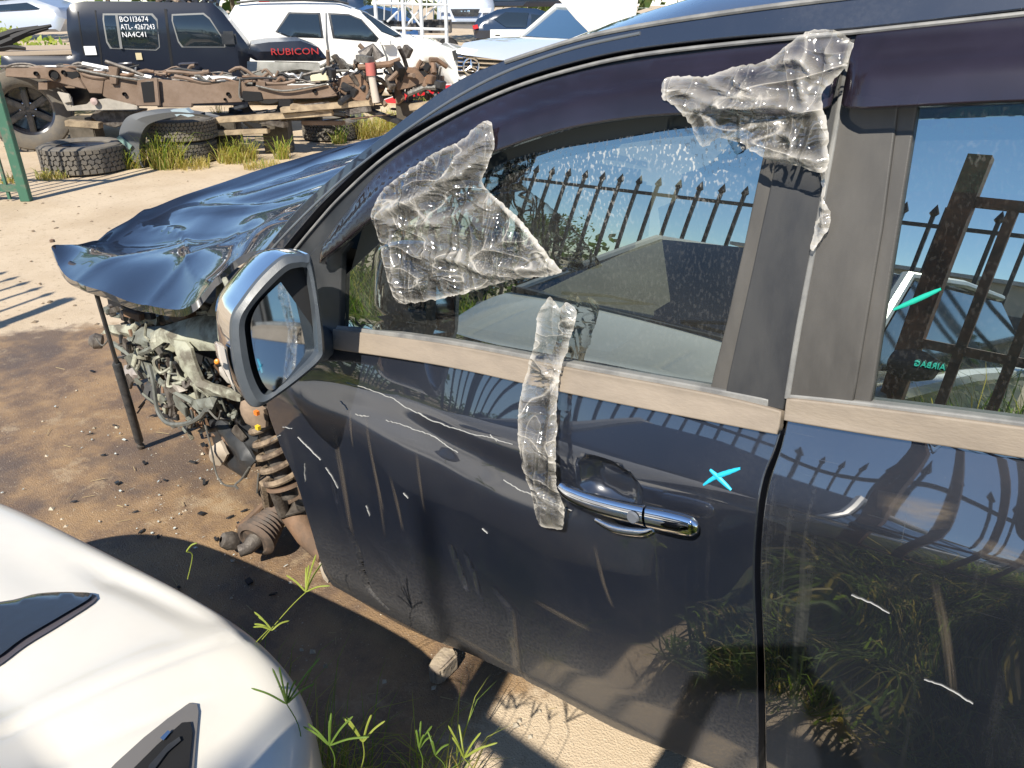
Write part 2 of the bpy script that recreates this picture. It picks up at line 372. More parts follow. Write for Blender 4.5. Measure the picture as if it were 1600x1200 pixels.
def fill2d(poly, res):
    """boundary + inner grid, triangulated"""
    B = resample(poly, res); A = np.array(B)
    lo = A.min(0); hi = A.max(0)
    gx, gy = np.meshgrid(np.arange(lo[0]+res*.5, hi[0], res), np.arange(lo[1]+res*.5, hi[1], res))
    gx = gx.ravel(); gy = gy.ravel(); m = inside(gx, gy, B); gx = gx[m]; gy = gy[m]
    if len(gx):
        keep = np.ones(len(gx), bool)
        for p in B: keep &= (gx-p[0])**2+(gy-p[1])**2 > (res*.55)**2
        gx = gx[keep]; gy = gy[keep]
    pts = [Vector(p) for p in B]+[Vector((a, b)) for a, b in zip(gx, gy)]
    n = len(B)
    r = delaunay_2d_cdt(pts, [(i, (i+1) % n) for i in range(n)], [tuple(range(n))], 1, 1e-7)
    V = [(p.x, p.y) for p in r[0]]; F = [tuple(f) for f in r[2]]
    return V, F
def sheet(name, poly, mat, parent, off=0.0, res=.02, yf=None, rim=.012, label=None, frame=None, offf=None, er=.003):
    """curved panel: outline in (s,h), lateral place from yf, turned edge of depth rim"""
    yf = yf or Y0
    A = np.array(poly, float)
    area = .5*np.sum(A[:, 0]*np.roll(A[:, 1], -1)-np.roll(A[:, 0], -1)*A[:, 1])
    if area < 0: poly = poly[::-1]
    V2, F = fill2d(poly, res); a = np.array(V2)
    o = np.full(len(a), off) if offf is None else offf(a[:, 0], a[:, 1])
    def lat(s, h): return yf(s, h)-(off if offf is None else offf(s, h))
    y = lat(a[:, 0], a[:, 1]); e = .002
    ys = (lat(a[:, 0]+e, a[:, 1])-lat(a[:, 0]-e, a[:, 1]))/(2*e); yh = (lat(a[:, 0], a[:, 1]+e)-lat(a[:, 0], a[:, 1]-e))/(2*e)
    V = []; N = []
    for i in range(len(a)):
        p = CO+CS*a[i, 0]+CH*a[i, 1]; p.y = y[i]; V.append(p)
        N.append((CS*ys[i]+CH*yh[i]-Vector((0, 1, 0))).normalized())
    F = [f if (V[f[1]]-V[f[0]]).cross(V[f[2]]-V[f[0]]).dot(N[f[0]]) > 0 else f[::-1] for f in F]
    uv = list(V2)
    # boundary loop
    ec = {}
    for f in F:
        for i in range(len(f)):
            k = (f[i], f[(i+1) % len(f)])
            ec[k] = 1
    bd = {k[0]: k[1] for k in ec if (k[1], k[0]) not in ec}
    if rim and bd:
        start = next(iter(bd)); loop = [start]; c = bd[start]
        while c != start and len(loop) < 20000 and c in bd: loop.append(c); c = bd[c]
        n = len(loop); base = len(V); bn = []
        for i, k in enumerate(loop):
            p0 = V[loop[i-1]]; p1 = V[loop[(i+1) % n]]; t = (p1-p0).normalized(); bn.append(t.cross(N[k]).normalized())
        for lvl in range(3):
            for i, k in enumerate(loop):
                if lvl == 0: V.append(V[k]+bn[i]*er*.75-N[k]*er*.3); N.append((N[k]+bn[i]*1.0).normalized())
                if lvl == 1: V.append(V[k]+bn[i]*er-N[k]*er*1.3); N.append(bn[i])
                if lvl == 2: V.append(V[k]+bn[i]*er-N[k]*rim); N.append(bn[i])
                uv.append(V2[k])
        for i in range(n):
            j = (i+1) % n
            F.append((loop[j], loop[i], base+i, base+j))
            F.append((base+j, base+i, base+n+i, base+n+j)); F.append((base+n+j, base+n+i, base+2*n+i, base+2*n+j))
    return mesh(name, V, F, mat, parent, True, label, nrm=N, uv=uv)
def px(poly, off=0.0): return [SH(u, v, off) for u, v in poly]
def pxs(poly, off=0.0, n=5): return [SH(p[0], p[1], off) for p in cr(poly, n)]
def ribbon(curve_px, wd, mat, name, parent, off=.001, th=.0012, n=6, label=None, wob=.35):
    if wob > .1: n = 16
    P = [SH(p[0], p[1]) for p in cr(curve_px, n)]; V = []; F = []; k = len(P)
    if wob > .1: P = [(s+.0022*MN.noise(Vector((s*150, h*150, 1)))+.004*MN.noise(Vector((s*30, h*30, 4))), h+.0022*MN.noise(Vector((s*150, h*150, 7)))+.004*MN.noise(Vector((s*30, h*30, 9)))) for s, h in P]
    for i, (s, h) in enumerate(P):
        a = np.array(P[max(i-1, 0)]); b = np.array(P[min(i+1, k-1)]); t = (b-a)/max(1e-9, np.hypot(*(b-a))); nx = np.array((-t[1], t[0]))
        ww = wd*(.35+.65*math.sin(math.pi*(i+.5)/k))*(1+wob*math.sin(i*2.7)) * (1 if wob < .1 else (.25+1.1*abs(MN.noise(Vector((s*45, h*45, 3))))))
        for q, dy in ((-1, -.001), (-.6, th), (.6, th), (1, -.001)):
            ss = s+nx[0]*q*ww/2; hh = h+nx[1]*q*ww/2; V.append(pos(ss, hh, off+dy, Y1))
    for i in range(k-1):
        for q in range(3): F.append((i*4+q, i*4+q+1, i*4+5+q, i*4+4+q))
    return mesh(name, V, F, mat, parent, True, label)
car = thing('wrecked_car', 'black four door car with smashed front, missing guard and no front wheel, nearest the camera', 'car', (-1.2, 1.9, 0))
# curves in the photograph
C_sill = [(400, 560), (460, 543), (527, 541), (700, 567), (900, 610), (1080, 645), (1217, 673)]
C_top = [(527, 513), (700, 537), (900, 575), (1112, 614), (1225, 640)]
front_edge = [(415, 590), (418, 640), (440, 700), (464, 752), (487, 830), (505, 890), (520, 915)]
bottom = [(560, 938), (600, 962), (640, 984), (700, 1008), (760, 1035), (850, 1078), (960, 1138), (1060, 1178), (1180, 1225)]
gapF = [(1182, 1225), (1181, 1050), (1175, 900), (1181, 800), (1191, 745), (1207, 705), (1217, 673)]
doorpoly = pxs(front_edge, n=4)+pxs(bottom, n=3)+pxs(gapF, n=4)+pxs(C_sill[::-1], n=4)
front = sheet('front_door', doorpoly, black, car, res=.0085, yf=Y1, rim=.03)
gapR = [(1200, 1240), (1196, 1050), (1190, 900), (1196, 800), (1207, 745), (1222, 700), (1232, 655)]
rb = [(1232, 655), (1400, 679), (1600, 709), (1800, 742), (2050, 790)]
rear_low = [(2050, 1800), (1700, 1550), (1400, 1360), (1200, 1240)]
rear = sheet('rear_door', pxs(gapR[::-1], n=4)[::-1]+pxs(rb, n=4)[1:]+px([(2050, 1300)])+[(SH(2050, 1300)[0], -.9), (SH(1200, 1240)[0], SH(1200, 1240)[1])], black2, car, res=.012, yf=Y2, rim=.03)
# body behind the gaps (pillar and rocker), dark
s0 = SH(1190, 900)[0]
sheet('door_jamb', [(s0-.12, -1.0), (s0+.10, -1.0), (s0+.10, .47), (s0-.12, .47)], voidm, car, off=-.045, res=.05, rim=.05)
sheet('rocker_panel', [(SH(560, 938)[0]+.05, -.97), (s0+1.0, -1.02), (s0+1.0, -.78), (SH(560, 938)[0]+.05, -.76)], satin, car, off=-.07, res=.05, rim=.08)
sheet('door_shell', [(SH(540, 800)[0], -.70), (s0-.03, -.74), (s0-.03, .0), (SH(540, 800)[0], .0)], voidm, car, off=-.07, res=.08, rim=.05)
# belt trims
def strip(name, topc, botc, mat, off, rim=.02, parent=car, res=.01, n=6, yf=None, label=None, offf=None):
    return sheet(name, pxs(topc, n=n)+pxs(botc[::-1], n=n), mat, parent, off=off, res=res, rim=rim, yf=yf, label=label, offf=offf)
strip('belt_trim', C_top[:-1]+[(1222, 640)], [(527, 541), (700, 567), (900, 610), (1080, 645), (1217, 671)], trimg, .012)
strip('belt_trim_lip', [(530, 509), (700, 532), (900, 569), (1112, 607), (1200, 624)], [(527, 515), (700, 538), (900, 576), (1112, 615), (1200, 632)], pale, .006)
strip('belt_trim', [(1235, 621), (1350, 634), (1600, 666), (1800, 695), (2040, 740)], [(1231, 650), (1400, 677), (1600, 707), (1800, 740), (2040, 786)], trimg, .012)
strip('belt_trim_lip', [(1235, 617), (1350, 629), (1600, 660), (1800, 689), (2040, 733)], [(1235, 623), (1350, 635), (1600, 667), (1800, 696), (2040, 741)], pale, .006)
# panes
gl_top = [(535, 432), (600, 372), (690, 312), (780, 257), (860, 236), (955, 220), (1060, 203), (1150, 200), (1196, 236)]
strip('window_pane', gl_top, [(530, 520), (700, 545), (900, 580), (1114, 620)], glassF, -.012, rim=.004, res=.03)
strip('window_pane', [(1432, 150), (1600, 142), (2040, 150)], [(1356, 640), (1600, 675), (2040, 745)], glassR, -.012, rim=.004, res=.03)
# pillar trims
def quad(name, P, mat, off, rim=.015, res=.03, label=None): return sheet(name, px(P), mat, car, off=off, rim=rim, res=res, label=label)
quad('pillar_trim', [(1136, 618), (1224, 637), (1246, 500), (1270, 370), (1303, 200), (1318, 62), (1286, 66), (1262, 170), (1217, 250), (1180, 420)], pillar, .004)
quad('window_channel', [(1110, 612), (1137, 618), (1160, 500), (1183, 400), (1219, 248), (1240, 170), (1210, 165), (1195, 240), (1165, 380), (1138, 500)], pillar2, -.002)
quad('pillar_trim', [(1237, 619), (1331, 628), (1352, 500), (1377, 352), (1402, 160), (1330, 150), (1322, 60), (1310, 160), (1280, 370), (1256, 500)], pillar2, .004)
quad('window_channel', [(1331, 628), (1357, 631), (1376, 500), (1400, 350), (1428, 175), (1432, 150), (1403, 155), (1378, 352), (1353, 500)], pillar2, -.001)
strip('pillar_edge', [(1230, 620), (1250, 500), (1276, 365), (1306, 200), (1323, 100)], [(1233, 620), (1253, 500), (1278, 366), (1308, 201), (1325, 100)], pale, .007, rim=.01)
sheet('door_seal', px([(1221, 645), (1238, 610), (1236, 600), (1224, 600), (1216, 660)]), rubber, car, off=-.02, res=.03)
# sail piece in front of the pane
quad('mirror_sail', [(485, 560), (529, 538), (529, 512), (533, 395), (545, 380), (520, 362), (486, 398), (470, 450)], satin, .002)
quad('door_corner', [(412, 596), (460, 560), (529, 541), (529, 532), (490, 540), (440, 520), (408, 560)], black, -.001)
# window frame, door frame and visors
K2 = [(395, 470), (430, 405), (478, 345), (520, 300), (600, 228), (700, 170), (800, 125), (900, 94), (1000, 73), (1150, 55), (1340, 41), (1600, 11), (1800, -15)]
K1 = [(412, 470), (448, 405), (494, 350), (535, 305), (605, 243), (700, 184), (800, 138), (900, 107), (1000, 86), (1150, 68), (1340, 50), (1600, 22), (1800, -2)]
K0 = [(470, 452), (500, 395), (528, 360), (565, 325), (615, 283), (700, 228), (800, 178), (900, 143), (1000, 123), (1150, 100), (1330, 86), (1600, 62), (1800, 44)]
KG = [(533, 440), (545, 425), (600, 376), (690, 316), (780, 261), (860, 240), (955, 224), (1060, 207), (1150, 203), (1215, 203)]
strip('door_frame', [(430, 450)]+K1[1:11], [(486, 440)]+K0[1:11], satin, -.002, rim=.03)
strip('window_frame', K0[3:11], [(535, 434), (600, 374), (690, 314), (780, 259), (955, 222), (1150, 202), (1330, 200)], P_('inner_frame', (.05, .055, .05), .6), -.022, rim=.02)
strip('rear_door_frame', [(1345, 52), (1600, 24), (2040, -30)], [(1345, 170), (1600, 156), (2040, 150)], satin, -.004, rim=.02)
def shifted(K, d): return [(a, b+d) for a, b in K]
def seal(K, name, mat, r, off, parent=car, n=5):
    return MB().tube([PB(p[0], p[1], off) for p in cr(K, n)], r, 8).build(name, mat, parent)
seal(K1[1:11], 'door_seal', pale, .0032, .004)
seal(shifted(K1, 0)[10:], 'door_seal', pale, .0032, .004)
strip('roof_gap', K2[:], shifted(K1, 2), voidm, -.03, rim=.03)
def vis_off(s, h): return .018+0*s
V0 = [(520, 372), (560, 332), (615, 287), (700, 232), (800, 182), (900, 146), (1000, 126), (1150, 104), (1325, 90)]
V0t = [(516, 372), (548, 330), (605, 262), (700, 196), (800, 148), (900, 117), (1000, 97), (1150, 78), (1328, 60)]
Vb = [(513, 408), (560, 372), (610, 330), (690, 279), (770, 240), (890, 198), (1010, 176), (1140, 168), (1262, 172), (1308, 160)]
def visor(T, B, label):
    Ts = [SH(p[0], p[1]) for p in cr(T, 5)]; Bs = [SH(p[0], p[1]) for p in cr(B, 5)]
    def off(s, h):
        dt, _ = seg_dist(s, h, Ts); db, _ = seg_dist(s, h, Bs); t = dt/(dt+db+1e-6)
        st = 1/(1+np.exp(-(t-.42)*16)); st2 = 1/(1+np.exp(-(t-.10)*40))
        e = np.minimum(s-min(x[0] for x in Ts+Bs), max(x[0] for x in Ts+Bs)-s)
        en = np.clip(e/.035, 0, 1)**.5
        return .004+.008*st2+(.006+.024*st)*en+.006*t
    return sheet('wind_deflector', Ts+Bs[::-1], visorm, car, rim=.012, res=.011, label=label, offf=off)
visor(V0t, Vb, 'smoked wind deflector over the front door window')
visor([(1342, 56), (1600, 29), (2000, -15)], [(1322, 156), (1345, 161), (1500, 153), (1650, 147), (2000, 140)], 'smoked wind deflector over the rear door window')
# roof side rail and A pillar
K4 = [(392, 420), (418, 388), (470, 325), (540, 262), (600, 214), (660, 168), (720, 127), (790, 97), (900, 62), (1000, 41), (1150, 18), (1290, 0), (1500, -25), (1800, -60)]
rail = strip('roof_rail', K4, [(405, 455)]+K2[1:], railp, .002, rim=.05, res=.012, offf=lambda s, h: .004+0*s)
seal(K4[7:], 'roof_seal', pale, .004, .004)
seal([(400, 418), (440, 372), (500, 312), (560, 260), (640, 200), (720, 148), (800, 108), (900, 74), (1000, 52)], 'rail_crease', P_('crease_grey', (.10, .11, .12), .3, coat=1), .0028, .004)  # lighter grey line along the rail crease
# roof skin + windscreen: rise inward from the rail line
top = [SH(p[0], p[1]) for p in cr(K4, 6)]
V = []; F = []; nW = 14; rows = [t for t in top if t[0] > SH(770, 103)[0]]
for (s, h) in rows:
    y0 = float(Y0(s, h))
    for j in range(nW+1):
        q = j/nW; yy = y0+(q*1.56)
        crown = .085*math.sin(math.pi*q)**.7 if 0 < q < 1 else 0
        fr = min(1, max(.35, (s-rows[0][0])/.5+.35))
        p = CO+CS*s+CH*(h+crown*fr+(.002 if j else 0)); p.y = yy; V.append(p)
m_ = nW+1
for i in range(len(rows)-1):
    for j in range(nW): F.append((i*m_+j, (i+1)*m_+j, (i+1)*m_+j+1, i*m_+j+1))
o = mesh('roof', V, F, railp, car, uv=[(v.x, v.y) for v in V])
wr = [t for t in top if t[0] <= SH(765, 103)[0]]
V = []; F = []
for (s, h) in wr:
    y0 = float(Y0(s, h))+.02; q0 = 1.78-h*.4
    for j in range(nW+1):
        q = j/nW; p = CO+CS*(s-.10*math.sin(math.pi*q))+CH*(h-.012+.03*math.sin(math.pi*q)); p.y = y0+q*(q0-.2); V.append(p)
for i in range(len(wr)-1):
    for j in range(nW): F.append((i*m_+j, (i+1)*m_+j, (i+1)*m_+j+1, i*m_+j+1))
mesh('windscreen', V, F, glassy('windscreen_glass', (.3, .36, .34), .1), car)
# cowl corner in front of the A pillar
MB().prism([PY(*p, 1.10) for p in ((386, 428), (388, 412), (440, 362), (470, 330), (500, 345), (440, 400), (428, 432))], (0, .06, 0)).build('cowl_cover', satin, car, smooth=False, bevel=.004)
MB().tube([PY(*p, 1.09) for p in ((394, 414), (430, 382), (462, 348), (476, 330))], .004, 6).build('cowl_seal', P_('faded_blue_edge', (.2, .36, .45), .4), car)
MB().prism([PY(*p, 1.16) for p in ((374, 480), (362, 440), (384, 424), (408, 424), (420, 470), (400, 520))], (-.02, .1, 0)).build('bulkhead_plate', P_('white_sealant', (.8, .8, .76), .5), car, smooth=False, bevel=.004)
# interior
sheet('door_card', [(-1.0, -.7), (-.02, -.7), (-.02, -.03), (-1.0, -.03)], voidm, car, off=-.09, res=.1, rim=.02)
MB().box((-.3, 1.85, .45), (1.0, .72, .02)).build('cabin_floor', voidm, car)
def seatobj(x, y, rear=False):
    mb = MB(); f = P_('dark_seat_fabric', (.028, .03, .032), .9, bump=.2, bscale=300)
    mb.box((x, y, .78), (.25, .25, .07), X=Vector((1, 0, .12))); mb.box((x+.27, y, 1.08), (.06, .24, .32), X=Vector((1, 0, .25)), Y=Vector((0, 1, 0)))
    s_ = mb.build('seat', f, car, bevel=.05)
    MB().box((x+.38, y, 1.47), (.05, .13, .08)).build('headrest', f, s_, bevel=.03)
seatobj(-.75, 1.40); seatobj(-.75, 2.15); seatobj(.25, 1.55); seatobj(.25, 2.1)
MB().box((-1.42, 1.82, .98), (.17, .68, .14)).build('dashboard', P_('dash_plastic', (.035, .035, .033), .6), car, bevel=.05)
st = []
for k in range(25):
    a = 2*math.pi*k/24; st.append(Vector((-1.18, 1.42, 1.06))+Vector((.35, 0, .94)).normalized()*.18*math.cos(a)+Vector((0, 1, 0))*.18*math.sin(a))
MB().tube(st, .014, 8).tube([st[0], st[12]], .02, 6).build('steering_wheel', satin, car)
# far side of the body
def far(name, P, mat, y):
    V2, F2 = fill2d(P, .15); mesh(name, [CO+CS*a+CH*b+Vector((0, y-CO.y+.12*max(b, 0)*-1.5, 0)) for a, b in V2], F2, mat, car)
far('far_door', [(-1.05, -.9), (.9, -.9), (.9, 0), (-1.05, 0)], black2, 2.78)
far('far_window_pane', [(-1.0, 0), (.9, 0), (.9, .36), (-.55, .40)], glassR, 2.78)
MB().box(CO+CS*1.62+CH*-.2+Vector((0, .88, 0)), (.72, .9, .55), X=CS, Y=Vector((0, 1, 0))).build('rear_body', black2, car, bevel=.06)
MB().box(CO+CS*1.2+CH*.40+Vector((0, .88, 0)), (.5, .74, .05), X=CS, Y=Vector((0, 1, 0))).build('rear_roof', railp, car, bevel=.03)
# wheels at the back carry it
def wheel(c, r, wd, name='wheel', parent=car):
    t = MB().lathe([(r*.62, -wd/2), (r*.9, -wd/2), (r, -wd*.32), (r, wd*.32), (r*.9, wd/2), (r*.62, wd/2)], c, Vector((0, 1, 0)), 32).build(name, rubber, parent)
    MB().lathe([(0, -wd*.3), (r*.2, -wd*.36), (r*.6, -wd*.3), (r*.62, -wd/2)], c, Vector((0, 1, 0)), 32).build('rim', P_('alloy', (.5, .5, .5), .3, metal=1), t)
wheel((1.45, 1.13, .37), .37, .24); wheel((1.45, 2.66, .37), .37, .24)
# door handle: chrome bar, cap, button
hp = [(872, 757), (890, 770), (925, 783), (965, 793), (1008, 803)]
cp = [(1011, 803), (1045, 811), (1072, 818), (1090, 826)]
def bar(name, C, Rs, off, mat, parent, tall):
    P = [(PB(p[0], p[1], off), p) for p in cr(C, 5)]; V = []; F = []; n = 16; k = len(P)
    Rr = [np.interp(i/(k-1), np.linspace(0, 1, len(Rs)), Rs) for i in range(k)]
    for i, (p, _) in enumerate(P):
        t = (P[min(i+1, k-1)][0]-P[max(0, i-1)][0]).normalized(); b = Vector((0, -1, 0)); b = (b-t*b.dot(t)).normalized(); a = t.cross(b)
        for j in range(n):
            an = 2*math.pi*j/n; ca = math.cos(an); sa = math.sin(an)
            V.append(p+a*(abs(ca)**.8*math.copysign(1, ca))*Rr[i]*tall+b*(abs(sa)**.8*math.copysign(1, sa))*Rr[i]*.62)
    for i in range(k-1):
        for j in range(n): F.append((i*n+j, i*n+(j+1) % n, (i+1)*n+(j+1) % n, (i+1)*n+j))
    F += [tuple(range(n-1, -1, -1)), tuple((k-1)*n+j for j in range(n))]
    return MB().add(V, F).build(name, mat, parent)
hd = bar('door_handle', [(874, 758), (888, 770), (925, 785), (965, 796), (1008, 806)], [.008, .014, .0165, .0175, .018], .034, chrome, front, 1.0)
bar('handle_cap', [(1012, 807), (1040, 813), (1066, 819), (1082, 823), (1091, 826)], [.018, .019, .0185, .016, .007], .030, chrome, front, 1.0)
bar('handle_base', [(930, 812), (960, 826), (1000, 832), (1020, 828)], [.004, .008, .008, .004], .012, chrome, front, 1.0)
MB().lathe([(0, .004), (.009, .004), (.011, 0)], PB(989, 808, .046), Vector((0, -1, 0)), 14).build('handle_button', P_('grey_button', (.12, .13, .15), .4), hd)
# scratches and pen cross on the doors
for C, wd in (([(540, 598), (600, 618), (640, 643), (700, 668), (760, 683), (800, 694)], .0032), ([(555, 648), (575, 653)], .004), ([(600, 658), (640, 672), (680, 690), (714, 711)], .0028),
              ([(466, 683), (483, 700), (500, 719)], .0042), ([(476, 724), (478, 752)], .003), ([(425, 688), (440, 678)], .004), ([(442, 666), (456, 669)], .003),
              ([(784, 752), (810, 768), (850, 783), (892, 800)], .0026), ([(572, 790), (577, 806)], .005), ([(631, 770), (637, 777)], .005), ([(528, 628), (540, 641)], .003),
              ([(508, 730), (518, 745), (528, 762)], .002), ([(767, 680), (775, 690)], .003), ([(752, 824), (762, 833)], .003)):
    ribbon(C, wd*.75, scrm, 'scratch', front)
for C in ([(1100, 757), (1118, 745), (1140, 737), (1158, 731)], [(1110, 733), (1125, 748), (1143, 765)]):
    ribbon(C, .0075, cyanm, 'pen_mark', front, n=5, wob=.06)
for C, wd in (([(1445, 1062), (1480, 1075), (1520, 1100)], .0016), ([(1330, 930), (1390, 955)], .0014)):
    ribbon(C, wd, scrm, 'scratch', rear)
smearm = P_('mud_pale_smear', (.30, .24, .17), .9); _t = smearm.node_tree; _uv = nn(_t, 'ShaderNodeUVMap'); _s = nn(_t, 'ShaderNodeSeparateXYZ'); _t.links.new(_uv.outputs[0], _s.inputs[0])
_w = nn(_t, 'ShaderNodeMath', operation='MULTIPLY_ADD'); _w.inputs[1].default_value = 3.14159; _w.inputs[2].default_value = 0; _t.links.new(_s.outputs[0], _w.inputs[0]); _si = nn(_t, 'ShaderNodeMath', operation='SINE'); _t.links.new(_w.outputs[0], _si.inputs[0])
_w2 = nn(_t, 'ShaderNodeMath', operation='MULTIPLY_ADD'); _w2.inputs[1].default_value = 3.14159; _w2.inputs[2].default_value = 0; _t.links.new(_s.outputs[1], _w2.inputs[0]); _s2 = nn(_t, 'ShaderNodeMath', operation='SINE'); _t.links.new(_w2.outputs[0], _s2.inputs[0])
_n = nn(_t, 'ShaderNodeTexNoise'); _n.inputs['Scale'].default_value = 55; _n.inputs['Detail'].default_value = 6; _mp = nn(_t, 'ShaderNodeMapping'); _mp.inputs['Scale'].default_value = (.09, .035, 1); _t.links.new(_uv.outputs[0], _mp.inputs[0]); _t.links.new(_mp.outputs[0], _n.inputs['Vector'])
_r = nn(_t, 'ShaderNodeMapRange'); _r.inputs[1].default_value = .30; _r.inputs[2].default_value = .64; _r.inputs[4].default_value = .26; _t.links.new(_n.outputs[0], _r.inputs[0])
_m = nn(_t, 'ShaderNodeMath', operation='MULTIPLY'); _t.links.new(_si.outputs[0], _m.inputs[0]); _t.links.new(_s2.outputs[0], _m.inputs[1]); _m2 = nn(_t, 'ShaderNodeMath', operation='MULTIPLY'); _t.links.new(_m.outputs[0], _m2.inputs[0]); _t.links.new(_r.outputs[0], _m2.inputs[1]); _t.links.new(_m2.outputs[0], _t.nodes['Principled BSDF'].inputs['Alpha'])
def smear(C, wd, parent=front):
    P = [SH(p[0], p[1]) for p in cr(C, 6)]; V = []; F = []; U = []; k = len(P)
    for i, (s, h) in enumerate(P):
        a_ = np.array(P[max(i-1, 0)]); b_ = np.array(P[min(i+1, k-1)]); t = (b_-a_)/np.hypot(*(b_-a_))
        for q in range(5):
            x = (q-2)/4*wd; V.append(pos(s-t[1]*x, h+t[0]*x, .0018, Y1 if parent is front else Y2)); U.append((q/4, i/(k-1)))
    for i in range(k-1):
        for q in range(4): F.append((i*5+q, i*5+q+1, i*5+q+6, i*5+q+5))
    mesh('mud_pale_streak', V, F, smearm, parent, uv=U)
for C, wd in (([(516, 640), (530, 720), (545, 800), (552, 840)], .030), ([(570, 648), (580, 700), (592, 770), (602, 840)], .016), ([(585, 720), (594, 770), (600, 800)], .010), ([(610, 740), (622, 790), (630, 830)], .018), ([(500, 870), (520, 905), (560, 930)], .03), ([(800, 955), (806, 1010), (812, 1065)], .022), ([(835, 938), (880, 962), (925, 985)], .022), ([(545, 640), (552, 700)], .012), ([(700, 985), (760, 1020), (840, 1065)], .035), ([(650, 700), (658, 760), (664, 800)], .014), ([(930, 850), (945, 910), (960, 950)], .014)): smear(C, wd*.75)
for C, wd in (([(1370, 780), (1440, 790), (1500, 800)], .05), ([(1520, 850), (1560, 860), (1620, 880)], .05), ([(1460, 900), (1480, 1000), (1490, 1090)], .03), ([(1380, 790), (1440, 805), (1490, 800)], .07)): smear(C, wd*.5, rear)  # faint pale patches and one upright streak on the rear door
ribbon([(1393, 488), (1430, 472), (1468, 455)], .007, P_('teal_strip', (.02, .42, .30), .3), 'teal_strip', car, off=-.0105, wob=.05)
# ------------------------------------------------------------------ side mirror
mc = PY(430, 520, .80); mn = Vector((.968, -.137, .208)).normalized(); bn_ = Vector((.92, -.37, .10)).normalized()
def plane_poly(P, o, n, k=5): return [PP(p[0], p[1], o, n) for p in cr(P, k, True)]
outer = [(462, 400), (440, 405), (408, 434), (380, 470), (364, 498), (363, 540), (372, 590), (388, 628), (404, 636), (432, 620), (470, 592), (503, 562), (507, 540), (500, 480), (488, 408), (478, 401)]
inner = [(466, 418), (448, 424), (420, 450), (395, 478), (383, 502), (384, 530), (392, 575), (404, 606), (416, 617), (436, 605), (468, 580), (494, 556), (497, 538), (492, 480), (482, 424), (476, 418)]
pane = [(466, 426), (452, 430), (420, 458), (400, 482), (392, 506), (394, 535), (402, 575), (412, 600), (424, 610), (440, 600), (468, 576), (488, 556), (491, 538), (486, 480), (478, 430), (473, 426)]
Oo = plane_poly(outer, mc, bn_); Oi = plane_poly(inner, mc+bn_*.004, bn_)
cen = sum(Oo, Vector())/len(Oo); n = len(Oo)
mir = MB()
rings = [Oi, [a.lerp(b, .5)+bn_*.006 for a, b in zip(Oi, Oo)], Oo, [p-bn_*.012+(p-cen)*.02 for p in Oo]]
Od = [p-bn_*.03 for p in Oi]
rings = [Od]+rings
V = [p for r in rings for p in r]; F = []
for k in range(len(rings)-1):
    for i in range(n): F.append((k*n+i, k*n+(i+1) % n, (k+1)*n+(i+1) % n, (k+1)*n+i))
mh = thing  # placeholder name kept free
hs = []
for k in range(7):
    q = k/6; sc_ = 1.02-(.60*q**2.2); hs.append([cen+(p-cen)*sc_-bn_*(.012+.15*math.sin(q*math.pi/2))+(UP*.012-RT*.024)*math.sin(q*math.pi/2) for p in Oo])
V2 = [p for r in hs for p in r]; F2 = []
for k in range(6):
    for i in range(n): F2.append((k*n+i, k*n+(i+1) % n, (k+1)*n+(i+1) % n, (k+1)*n+i))
F2.append(tuple(6*n+i for i in range(n)))
house = MB().add(V2, F2).build('side_mirror', chrome, car, label='chrome covered wing mirror on the front door')
MB().add(V, F).build('bezel', bezelm, house)
Gp = plane_poly(pane, mc-bn_*.010, mn)
MB().add(Gp+[p-mn*.004 for p in Gp], [tuple(range(n)), tuple(range(2*n-1, n-1, -1))]+[(i, i+n, (i+1) % n+n, (i+1) % n) for i in range(n)]).build('mirror_pane', mirrorm, house, smooth=False)
MB().add(plane_poly(inner, mc-bn_*.028, bn_), [tuple(range(n))]).build('mirror_well', rubber, house)
lamp = [PP(*p, mc-bn_*.03, bn_)-Vector((.0, .01, 0)) for p in ((346, 535), (360, 540), (366, 570), (376, 612), (360, 580), (350, 560))]
MB().prism(lamp, bn_*-.03).build('turn_lamp', P_('clear_lamp', (.6, .55, .5), .1, coat=1), house, bevel=.003)
MB().lathe([(0, .004), (.004, .003), (.0055, 0)], PP(352, 560, mc-bn_*.02, bn_)-Vector((.0, .018, 0)), -FWD, 10).build('amber_bulb', P_('amber', (.8, .25, .02), .3), house)
MB().tube([PY(470, 545, .90), PY(492, 540, .96), PY(508, 535, 1.03)], [.03, .035, .045], 12).build('mirror_arm', bezelm, house)
